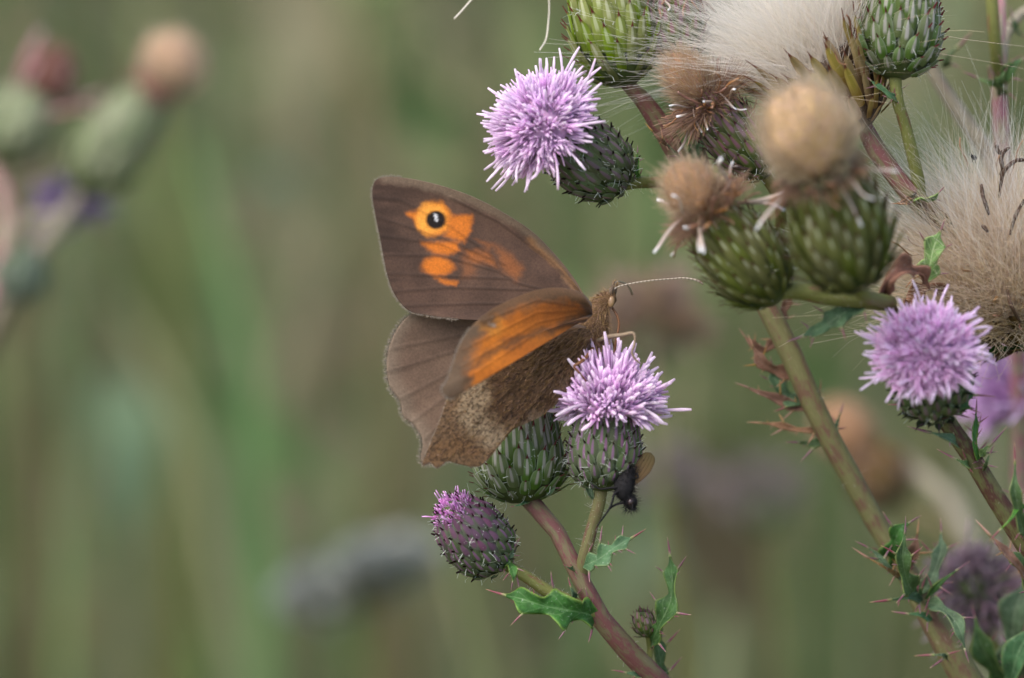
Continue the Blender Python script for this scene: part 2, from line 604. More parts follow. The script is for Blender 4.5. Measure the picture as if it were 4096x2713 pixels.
def head(root, name, base, top, R, prof='urn', nb=90, bmat=B_FLOWER, wide=True, per=13, blen=(.2, .4), zspan=(.02, .76),
         tilt=6, core=CORE_G, label=None, down=0, bmat2=None, split=.45):
    """a thistle head: solid involucre with overlapping bracts; base/top are (px, py, depth), R in pixels"""
    b, t = P(*base), P(*top)
    L = np.linalg.norm(t - b)
    r0 = mm(R, base[2])
    x, y, z = basis(t - b)
    zs, rs = PROF[prof]
    q = np.linspace(0, 1, 16)
    rp = np.interp(q, zs, rs) * r0 * 0.93
    th = np.linspace(0, 2 * math.pi, 20, endpoint=False)
    V = np.stack([rp[:, None] * np.cos(th), rp[:, None] * np.sin(th), np.broadcast_to((q * L)[:, None], (16, 20))], -1).reshape(-1, 3)
    F = grid_faces(16, 20, True).tolist() + [list(range(20))[::-1], list(range(300, 320))]
    h = link(name, make_mesh(name, V, F, core), root, mat4(x, y, z, b - origin(root)), label)
    me = pool('bract', bmat, wide)[0]
    for i in range(nb):
        s = (i + .5) / nb
        zz = zspan[0] + (zspan[1] - zspan[0]) * s ** .95
        a = i * GOLD + random.gauss(0, .04)
        r = np.interp(zz, zs, rs) * r0
        dr = (np.interp(min(1, zz + .06), zs, rs) - np.interp(max(0, zz - .06), zs, rs)) * r0 / ((min(1, zz + .06) - max(0, zz - .06)) * L)
        rad = np.array((math.cos(a), math.sin(a), 0))
        tan = nrm(rad * dr + np.array((0, 0, 1.0)))
        X = np.array((-math.sin(a), math.cos(a), 0))
        N = nrm(np.cross(X, tan))
        l = L * (blen[0] + (blen[1] - blen[0]) * s) * random.uniform(.92, 1.1)
        ph = math.radians(tilt + random.gauss(0, 2.5) + 4 * (1 - s))
        Yv = tan * math.cos(ph) + N * math.sin(ph)
        Zv = nrm(np.cross(X, Yv))
        w = max(2 * math.pi * r / per, 2 * math.pi * r0 / per * .6) * random.uniform(.86, 1.0)
        loc = rad * r * .95 + np.array((0, 0, zz * L))
        link('bract', pool('bract', bmat2, wide)[0] if bmat2 and s > random.gauss(split, .1) else me, h, mat4(X * w * .001, Yv * l * .001, Zv * w * .001, loc))
    if down:
        q = RNG.uniform(.03, .95, down)
        a = RNG.uniform(0, 2 * math.pi, down)
        rr = np.interp(q, zs, rs) * r0 * 1.03
        roots = np.stack([rr * np.cos(a), rr * np.sin(a), q * L], -1)
        out = np.stack([np.cos(a), np.sin(a), 0 * a], -1)
        d = nrm(out * .5 + RNG.normal(0, 1, (down, 3)))
        v, f, u = hairs(roots, d, RNG.uniform(.3, .85, down), .075, RNG.normal(0, .5, (down, 3)), 4, .5, .1)
        link('down', make_mesh('down', v, f, H_DOWN, u), h, None, None, 'stuff')
    return dict(o=h, L=L, r=r0, rt=np.interp(1, zs, rs) * r0, ax=(x, y, z), b=b)


def florets(h, mat, n, length, tmax, bend=.1, zroot=.9, name='floret', spread=.8, power=.55, lenvar=.12, outer=.25, dome=0.0):
    """upright florets fanning from the top of a head (length in mm)"""
    ms = pool('floret', mat, bend)
    if dome:                        # the packed corolla tubes between the free lobes
        q, t2 = np.linspace(0, math.radians(min(tmax, 100)), 9), np.linspace(0, 2 * math.pi, 20, endpoint=False)
        rr = length * dome * (1 - outer * (q / q[-1]) ** 1.6)[:, None] * (1 + RNG.normal(0, .04, (9, 20)))
        sp = h['rt'] * spread * (q / q[-1])[:, None]
        V = np.stack([(np.sin(q)[:, None] * rr + sp) * np.cos(t2), (np.sin(q)[:, None] * rr + sp) * np.sin(t2), h['L'] * zroot + np.cos(q)[:, None] * rr], -1).reshape(-1, 3)
        link('corolla_base', make_mesh('corolla_base', V, grid_faces(9, 20, True), CORE_LILAC), h['o'])
    for i in range(n):
        s = (i + .5) / n
        th = math.radians(tmax) * s ** power * random.uniform(.93, 1.07)
        a = i * GOLD
        d = np.array((math.sin(th) * math.cos(a), math.sin(th) * math.sin(a), math.cos(th))) + RNG.normal(0, .05, 3)
        X, Y, Z = basis(d, RNG.normal(0, 1, 3))
        rr = h['rt'] * spread * math.sqrt(s)
        loc = np.array((rr * math.cos(a), rr * math.sin(a), h['L'] * zroot))
        l = length * (1 - outer * s) * random.uniform(1 - lenvar, 1 + lenvar) * .001
        link(name, random.choice(ms if s > .5 else ms[:8]), h['o'], mat4(X * length * .001, Y * length * .001, Z * l, loc))


def rods(h, mat, n, length, tmin, tmax, zroot=(.9, 1.1), bend=.25, thick=1.0, rr=.9, name='withered_floret'):
    ms = pool('rod', mat, bend)
    for i in range(n):
        th = math.radians(random.uniform(tmin, tmax))
        a = random.uniform(0, 2 * math.pi)
        d = np.array((math.sin(th) * math.cos(a), math.sin(th) * math.sin(a), math.cos(th)))
        X, Y, Z = basis(d, RNG.normal(0, 1, 3))
        r = h['rt'] * rr
        loc = np.array((r * math.cos(a), r * math.sin(a), h['L'] * random.uniform(*zroot)))
        l = length * random.uniform(.6, 1.15) * .001
        link(name, random.choice(ms), h['o'], mat4(X * l * thick, Y * l * thick, Z * l, loc))


def pappus(h, mat, n, length, tmax, width=.06, zroot=.8, rr=.7, core=None, corer=(1, 1), corez=.5, curl=.12, name='pappus', power=.55, segs=4, shag=0.0):
    """a brush of fine hairs out of the top of a head, filled by a soft core"""
    s = (np.arange(n) + .5) / n
    th = np.radians(tmax) * s ** power * RNG.uniform(.8, 1.1, n)
    a = np.arange(n) * GOLD
    d = nrm(np.stack([np.sin(th) * np.cos(a), np.sin(th) * np.sin(a), np.cos(th)], -1) + RNG.normal(0, .07, (n, 3)))
    r = h['rt'] * rr * np.sqrt(s)
    roots = np.stack([r * np.cos(a), r * np.sin(a), np.full(n, h['L'] * zroot)], -1)
    if core is not None:            # hair tips end on an egg-shaped brush surface
        cz = 1 - 1.75 * s
        sr = np.sqrt(np.maximum(0, 1 - cz ** 2))
        e = np.stack([sr * np.cos(a) * corer[0], sr * np.sin(a) * corer[0], cz * corer[1]], -1) * (RNG.uniform(.94, 1.1, (n, 1)) + .09 * np.sin(3 * a + 5 * cz)[:, None] + shag * RNG.random((n, 1)) ** 3) + (0, 0, h['L'] * corez)
        e += RNG.normal(0, .12, (n, 3))
        roots = e * .45 + np.array((0, 0, h['L'])) * .55
        length, d = np.linalg.norm(e - roots, axis=1), nrm(e - roots)
    v, f, u = hairs(roots, d, length * RNG.uniform(.9 if core is not None else .8, 1.05, n), width, RNG.normal(0, curl, (n, 3)), segs, .4)
    o = link(name, make_mesh(name, v, f, mat, u), h['o'], None, None, 'stuff')
    if core is not None:
        q = np.linspace(0, math.pi, 14)
        t2 = np.linspace(0, 2 * math.pi, 22, endpoint=False)
        k = 1 + .05 * np.sin(3 * t2[None] + 5 * q[:, None]) + .04 * np.sin(7 * t2[None] - 6 * q[:, None]) + RNG.normal(0, .012, (14, 22))
        k = k * (.93 - shag * .25)
        V = np.stack([np.sin(q)[:, None] * np.cos(t2) * corer[0] * k, np.sin(q)[:, None] * np.sin(t2) * corer[0] * k,
                      h['L'] * corez + corer[1] * np.broadcast_to(np.cos(q)[:, None], (14, 22)) * k], -1).reshape(-1, 3)
        link('pappus_core', make_mesh('pappus_core', V, grid_faces(14, 22, True), core), h['o'])
    return o


def stem(root, pts, rpx, mat, name='stem', ground=None, sides=14, fuzz=0, label=None):
    """a ribbed stalk through (px, py, depth) points; rpx radii in pixels; ground = drift when it runs down to the soil"""
    W = [P(*p) for p in pts]
    rad = [mm(r, p[2]) for r, p in zip(rpx, pts)]
    n = 10 * len(pts)
    if ground is not None:
        W += to_ground(W[-1], ground, W[-1] - W[-2])
        rad += [rad[-1] * k for k in (1.03, 1.07, 1.14, 1.25, 1.4, 1.6)]
        n += 50
    A = spline(np.hstack([np.array(W), np.array(rad)[:, None]]), n)
    v, f, u = tube(A[:, :3], A[:, 3], sides, .05, 6)
    s = part(root, name, v, f, mat, u, label=label)
    if fuzz:
        i = RNG.integers(0, int(n * .7), fuzz)
        T, N, B = frames(A[:, :3])
        a = RNG.uniform(0, 2 * math.pi, fuzz)[:, None]
        out = np.cos(a) * N[i] + np.sin(a) * B[i]
        v, f, u = hairs(A[i, :3] + out * A[i, 3:4] + T[i] * RNG.uniform(-.5, .5, (fuzz, 1)), nrm(out + RNG.normal(0, .5, (fuzz, 3))),
                        RNG.uniform(.2, .6, fuzz), .03, RNG.normal(0, .4, (fuzz, 3)), 3, .4)
        sub(s, root, 'down', v, f, H_STEM, u, None, 'stuff')
    return s


def leaf(root, pts, wpx, lobes=4, mat=L_GREEN, spine=70, sp=SP_PINK, facing=(0.1, -.75, .55), fold=.35, wave=.25, seed=0, tip=1.3, env=(.35, .8), label=None):
    """a lobed thistle leaf along (px, py, depth) points, a spine on every tooth"""
    rng = np.random.default_rng(seed + 100)
    n = 12 * lobes + 1
    A = spline(np.array([P(*p) for p in pts]), n)
    dep = pts[0][2]
    t = np.linspace(0, 1, n)
    T = nrm(np.gradient(A, axis=0))
    S = nrm(np.cross(T, np.asarray(facing, float)))
    N = np.cross(S, T)
    e = np.interp(t, [0, .12, env[0], env[1], 1], [.28, .6, 1, .62, .07])
    W = mm(wpx, dep)
    cols = np.linspace(-1, 1, 9)
    V = np.zeros((n, 9, 3))
    spots = []
    for side in (-1, 1):
        ph = rng.uniform(0, .35)
        k = (t * lobes + ph) % 1.0
        tooth = np.where(k < .62, (k / .62) ** 1.6, ((1 - k) / .38) ** 1.1)
        w = W * e * (.42 + .62 * tooth) * rng.uniform(.9, 1.1)
        for j, c in enumerate(cols):
            if (c < 0) != (side < 0) and c != 0:
                continue
            a = abs(c)
            wav = wave * W * np.sin(t * lobes * 6.28 + side) * a ** 2 * e
            V[:, j] = A + S * (side * w * a)[:, None] + T * (a * w * .25)[:, None] + N * (fold * w * a + wav)[:, None]
        for i in range(1, n - 2):
            if tooth[i] >= tooth[i - 1] and tooth[i] > tooth[i + 1] and tooth[i] > .8:
                spots.append((V[i, 0 if side < 0 else 8].copy(), nrm(S[i] * side * .9 + T[i] * rng.uniform(.3, .9) + N[i] * rng.uniform(-.1, .5)), rng.uniform(.6, 1.15)))
            elif rng.random() < .12:
                spots.append((V[i, 0 if side < 0 else 8].copy(), nrm(S[i] * side + T[i] * .5 + N[i] * rng.uniform(-.5, .5)), rng.uniform(.2, .4)))
    spots.append((A[-1] - T[-1] * .1, T[-1], tip))
    uv = np.stack([np.broadcast_to(cols[None] * .5 + .5, (n, 9)), np.broadcast_to(t[:, None], (n, 9))], -1).reshape(-1, 2)
    lf = part(root, 'leaf', V.reshape(-1, 3), grid_faces(n, 9), mat, uv, label=label)
    so = lf.modifiers.new('thickness', 'SOLIDIFY')
    so.thickness, so.offset = .00014, 0
    ms = pool('spine', sp)
    for p, d, k in spots:
        X, Y, Z = basis(d, rng.normal(0, 1, 3))
        l = mm(spine, dep) * k * .0009
        w = l * .7 + .0004
        link('spine', ms[rng.integers(4)], lf, mat4(X * w, Y * w, Z * l, p - Z * .1 - origin(root)))
    return lf


# ------------------------------------------------------------------ ground and meadow
def build_ground():
    n = 90
    q = np.linspace(-1, 1, n)
    g = np.sign(q) * np.abs(q) ** 3 * 60000
    X, Y = np.meshgrid(g, g, indexing='ij')
    Z = 12 * np.sin(X * .0021) * np.cos(Y * .0017) + RNG.normal(0, 3, X.shape) - 8
    m = NT('meadow_soil')
    a = m.noise(9.0, 'Object', 5)
    b = m.noise(60.0, 'Object', 4)
    c = m.ramp(a, [(.3, lin(84, 76, 52)), (.5, lin(98, 100, 62)), (.7, lin(82, 104, 58))])
    c = m.mix(m.smooth(b, .45, .7), c, lin(134, 122, 84))
    mt = m.finish(c, .9, 0, b, .01, .1)
    o = link('ground', make_mesh('ground', np.stack([X, Y, Z], -1).reshape(-1, 3), grid_faces(n, n), mt))
    o['kind'] = 'structure'


PAL = [1.0 * (q * .86 + .14 * q.mean()) for q in (lin(86, 122, 62), lin(110, 128, 74), lin(132, 132, 88), lin(146, 138, 106), lin(116, 96, 72), lin(104, 134, 100), lin(122, 106, 82), lin(74, 100, 44))]
PALW = [.2, .2, .2, .13, .08, .08, .05, .06]


def blade_mesh(paths, widths, cols, wide=None):
    """paths (n, k, 3): flat grass blades with a fold"""
    n, k, _ = paths.shape
    T = nrm(paths[:, -1] - paths[:, 0])
    side = nrm(np.cross(T, RNG.normal(0, 1, (n, 3)) * (1, .5, .2) + (0, -1, 0)))
    t = np.linspace(0, 1, k)
    w = widths[:, None] * np.interp(t, [0, .4, 1], [.7, 1, .06])[None] * .5
    if wide is not None:            # leaves: listed from tip to foot, thin stalk below
        w = np.where(np.asarray(wide)[:, None], widths[:, None] * np.interp(t, [0, .12, .3, .5, .6, 1], [.06, .7, 1, .55, .1, .1])[None] * .5, widths[:, None] * np.interp(t, [0, .4, 1], [.15, 1, .6])[None] * .5)
    V = np.stack([paths - side[:, None] * w[..., None], paths + side[:, None] * w[..., None]], 2).reshape(-1, 3)
    b = (np.arange(n) * 2 * k)[:, None] + (np.arange(k - 1) * 2)[None]
    F = np.stack([b, b + 1, b + 3, b + 2], -1).reshape(-1, 4)
    C = np.repeat(cols, 2 * k, 0)
    return V, F, C


def build_meadow():
    mt = mat_attr('grass_blades', 40, .25, .35, .6)
    # random sward
    n = 15000
    Y = RNG.uniform(-500, 3400, n)
    X = RNG.uniform(-900, 900, n)
    near = (np.abs(X) < 330)
    keep = near | (RNG.random(n) < .45)
    X, Y = X[keep], Y[keep]
    n = len(X)
    H = RNG.uniform(160, 430, n) * RNG.uniform(.7, 1.15, n)
    H = np.where(Y < 420, np.minimum(H, 330), H)
    lean = RNG.normal(0, .28, (n, 2))
    t = np.linspace(0, 1, 6)
    paths = np.stack([X[:, None] + H[:, None] * lean[:, :1] * t ** 2 + RNG.normal(0, 2, (n, 1)), Y[:, None] + H[:, None] * lean[:, 1:] * t ** 2,
                      H[:, None] * (t - .22 * np.abs(lean[:, :1]) * t ** 3) - 10], -1)
    # patches of alike colour
    patch = np.sin(X * .013 + 1.3 * np.sin(Y * .007)) + np.sin(Y * .011 + 2 * np.sin(X * .006))
    pick = RNG.choice(len(PAL), n, p=np.array(PALW) / sum(PALW))
    pick = np.where((patch > .8) & (RNG.random(n) < .6), RNG.choice([0, 5, 7, 1], n), pick)
    pick = np.where((patch < -.8) & (RNG.random(n) < .6), RNG.choice([3, 4, 6, 2], n), pick)
    cols = np.array(PAL)[pick] * RNG.uniform(.75, 1.2, (n, 1))
    V, F, C = blade_mesh(paths, RNG.uniform(3, 8, n), cols)
    me = make_mesh('grass', V, F, mt, None, C)
    o = link('grass', me)
    o['kind'] = 'stuff'
    o['label'] = 'blurred olive and green meadow grass filling the whole background'
    # taller stalks and broad blades further back, leaning as in the photograph
    feats = [  # (top px,py,depth) (lower px,py) width px, colour
        ((760, 540), (980, 1180), 520, 150, (84, 134, 76)), ((860, 700), (900, 1300), 640, 120, (84, 130, 84)),
        ((1000, 160), (1640, 1100), 560, 60, (112, 108, 84)), ((900, 60), (1560, 900), 700, 110, (148, 142, 112)),
        ((1330, -100), (1500, 500), 760, 180, (136, 116, 88)), ((560, -60), (640, 420), 720, 150, (116, 122, 60)),
        ((30, -80), (60, 400), 620, 180, (104, 84, 62)), ((300, 900), (880, 2100), 620, 120, (146, 150, 116)),
        ((480, 1000), (1000, 2300), 800, 90, (142, 148, 112)), ((1180, 1500), (900, 2500), 700, 120, (100, 126, 78)),
        ((1520, 1300), (1440, 2100), 600, 140, (74, 122, 56)), ((1450, 1600), (1300, 2400), 760, 110, (78, 118, 60)),
        ((1750, 2050), (1980, 2800), 420, 120, (146, 150, 108)), ((1900, 2200), (2080, 2850), 560, 90, (124, 132, 84)),
        ((2220, 1950), (2300, 2800), 520, 200, (106, 140, 72)), ((2500, 2200), (2560, 2900), 620, 150, (140, 132, 98)),
        ((3100, 2250), (3180, 2900), 700, 130, (84, 124, 72)), ((3000, 1700), (3060, 2600), 800, 160, (120, 128, 96)),
        ((2700, 900), (2750, 1700), 760, 170, (132, 126, 92)), ((3250, 1250), (3330, 2100), 820, 150, (104, 132, 80)),
        ((3700, 100), (3760, 800), 760, 170, (104, 104, 74)), ((650, 1900), (520, 2700), 640, 150, (98, 130, 88)),
        ((1080, 2300), (1100, 2900), 560, 120, (84, 116, 78)), ((280, 1750), (240, 2500), 560, 110, (92, 124, 66)),
        ((60, 1500), (120, 2400), 700, 160, (106, 98, 72)), ((1300, 900), (1060, 1800), 860, 150, (150, 140, 116)),
        ((1550, 300), (1600, 1200), 900, 200, (150, 132, 104)), ((500, 2350), (560, 2900), 640, 130, (148, 140, 92)),
        ((2480, 1850), (2560, 2500), 660, 160, (112, 140, 92)), ((2900, 2450), (2860, 2900), 540, 150, (118, 140, 104)),
        ((3900, 1700), (3950, 2500), 520, 120, (150, 148, 130)), ((1950, 0), (2080, 700), 900, 170, (118, 108, 82)),
    ]
    pp, ww, cc, wide = [], [], [], []
    for (a, b, dep, w, c) in feats:
        dep = dep * .8
        top, low = P(a[0], a[1], dep), P(b[0], b[1], dep - 20)
        d = low - top
        foot = low + d * .3
        foot[2] = -6
        pp.append(spline([top, top * .5 + low * .5 + (0, 0, 4), low, low * .45 + foot * .55, foot], 14))
        ww.append(mm(w * 1.6, dep))
        cc.append(lin(*c) * .92)
        wide.append(False)
    MEAN = lin(108, 112, 78)
    cc = [c * .6 + MEAN * .4 for c in cc]
    # broad herb leaves on thin stalks, leaning every way
    rng = np.random.default_rng(43)
    for k in range(240):
        px, py, dep = rng.uniform(-500, 4600), rng.uniform(-500, 3000), rng.uniform(420, 1150)
        an = rng.choice([rng.normal(1.57, .3), rng.normal(.95, .25), rng.normal(2.2, .25)])
        ln = rng.uniform(250, 800)
        top = P(px, py, dep)
        low = P(px + math.cos(an) * ln, py + math.sin(an) * ln, dep + rng.normal(0, 20))
        foot = low + (low - top) * .4
        foot[2] = -6
        mid = top * .5 + low * .5 + rng.normal(0, 5, 3)
        pp.append(np.vstack([spline([foot, foot * .4 + low * .6, low], 6)[:-1], spline([low, mid, top], 9)])[::-1])
        ww.append(rng.uniform(8, 22))
        cc.append((PAL[rng.choice(len(PAL), p=[.26, .2, .16, .11, .08, .08, .05, .06])] * .75 + MEAN * .25) * rng.uniform(.6, 1.2))
        wide.append(True)
    V, F, C = blade_mesh(np.array(pp), np.array(ww), np.array(cc), wide)
    o = link('tall_grass', make_mesh('tall_grass', V, F, mt, None, C))
    o['kind'] = 'stuff'
    o['label'] = 'soft tall grass blades and stalks standing out of the blurred meadow'


build_ground()
build_meadow()


# ------------------------------------------------------------------ the thistle under the butterfly
def ground_root(px, py, dep, drift):
    q = P(px, py, dep)
    return np.array((q[0] + drift[0], q[1] + drift[1], 0.0))


def build_thistle_a():
    r = thing('thistle_plant', 'branching thistle whose lilac flower the brown butterfly feeds on, with a purple bud', 'thistle',
              ground_root(2760, 2880, 12, (45, 25)))
    stem(r, [(2105, 1985, 4), (2150, 2025, 4), (2205, 2090, 3), (2280, 2230, 2), (2345, 2370, 2), (2400, 2470, 3), (2490, 2580, 5), (2590, 2680, 7), (2760, 2880, 12)],
         [36, 34, 33, 33, 36, 40, 43, 45, 48], S_RED, ground=(45, 25), fuzz=500)
    stem(r, [(2405, 1960, 0), (2392, 2030, 0), (2368, 2110, .5), (2345, 2200, 1), (2325, 2290, 2)], [27, 26, 25, 27, 30], S_MIX, 'stalk', fuzz=160)
    stem(r, [(1985, 2235, 2), (2040, 2270, 2), (2110, 2310, 2), (2200, 2370, 2), (2320, 2425, 2), (2400, 2465, 3)], [22, 23, 25, 27, 27, 26], S_OLIVE, 'stalk', fuzz=160)
    h = head(r, 'flower_head', (2407, 1962, 0), (2432, 1640, -.5), 137, 'urn', 125, B_FLOWER, True, 14.5, (.18, .36), (.02, .82), 3, label='open lilac flower head holding the butterfly', down=700)
    florets(h, FL_LILAC, 240, 7.2, 94, .1, .98, power=.6, outer=.5, lenvar=.1, dome=.5, spread=.6)
    h = head(r, 'flower_head', (2092, 2012, 4), (2072, 1640, 4.5), 172, 'bell', 130, B_PALE, False, 17, (.22, .52), (.02, .74), 0, label='green flower head half hidden behind the wing', down=300)
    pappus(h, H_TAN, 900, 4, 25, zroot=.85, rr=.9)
    h = head(r, 'flower_bud', (1993, 2258, 4), (1792, 2018, -2), 127, 'egg', 125, B_FLOWER, True, 13.5, (.19, .25), (.02, .82), 1, bmat2=B_PURPLE, split=.5, label='closed purple-green bud with a pink tip', down=500)
    florets(h, FL_BUD, 110, 2.6, 22, .05, .78, spread=3.4, power=.6, outer=.3, dome=.55)
    h = head(r, 'flower_bud', (2592, 2545, 6), (2565, 2450, 5), 42, 'egg', 30, B_MAUVE, False, 9, (.3, .5), (.05, .7), 4, label='tiny undeveloped bud in a leaf axil')
    stem(r, [(2592, 2540, 6), (2600, 2600, 7), (2590, 2670, 7)], [12, 13, 13], S_OLIVE, 'stalk')
    leaf(r, [(2390, 2470, 3), (2300, 2445, 0), (2200, 2430, -1), (2100, 2400, -1), (2020, 2380, 0)], 92, 3, L_GREEN, 84, facing=(.1, -.92, .3), seed=1, wave=.4)
    leaf(r, [(2335, 2265, 1), (2400, 2235, -1), (2460, 2190, -2), (2530, 2150, -2)], 54, 3, L_BLUE, 80, facing=(-.3, -.7, .5), seed=2, tip=1.0)
    leaf(r, [(2600, 2590, 7), (2640, 2500, 4), (2685, 2400, 3), (2690, 2300, 4), (2680, 2220, 5)], 62, 3, L_GREEN, 88, facing=(-.5, -.7, .3), seed=3, tip=1.1)
    leaf(r, [(2650, 2740, 9), (2640, 2650, 8), (2630, 2570, 8), (2650, 2510, 8)], 44, 2, L_GREEN, 88, facing=(.6, -.7, .3), seed=4, tip=.6)
    leaf(r, [(2010, 2250, 2), (2040, 2262, 0), (2055, 2300, -1), (2050, 2330, -1)], 26, 2, L_GREEN, 50, facing=(.2, -.9, .3), seed=5, tip=.9)
    leaf(r, [(2020, 2260, 2), (2040, 2225, 1), (2058, 2190, 1)], 17, 2, L_BLUE, 44, facing=(.4, -.9, .2), seed=6, tip=1.4)
    leaf(r, [(2575, 2705, 7), (2540, 2700, 6), (2500, 2690, 6)], 16, 1, L_BLUE, 70, seed=7, tip=1.0)
    leaf(r, [(2300, 2400, 2), (2290, 2370, 1), (2282, 2345, 1)], 16, 1, L_BLUE, 44, seed=8, tip=1.2)
    leaf(r, [(2300, 2280, 2), (2275, 2272, 0), (2262, 2264, 0)], 12, 1, L_BLUE, 36, seed=9, tip=.6)
    leaf(r, [(2120, 1998, 4), (2085, 2018, 2), (2055, 2025, 2)], 14, 1, L_BLUE, 34, seed=10, tip=.8)
    leaf(r, [(2380, 2010, 0), (2355, 1965, -.5), (2340, 1915, -.5)], 18, 1, L_BLUE, 24, seed=11, tip=.6)
    leaf(r, [(2180, 1990, 3), (2205, 1960, 2), (2228, 1905, 2)], 14, 1, L_BLUE, 30, seed=12, tip=.8)


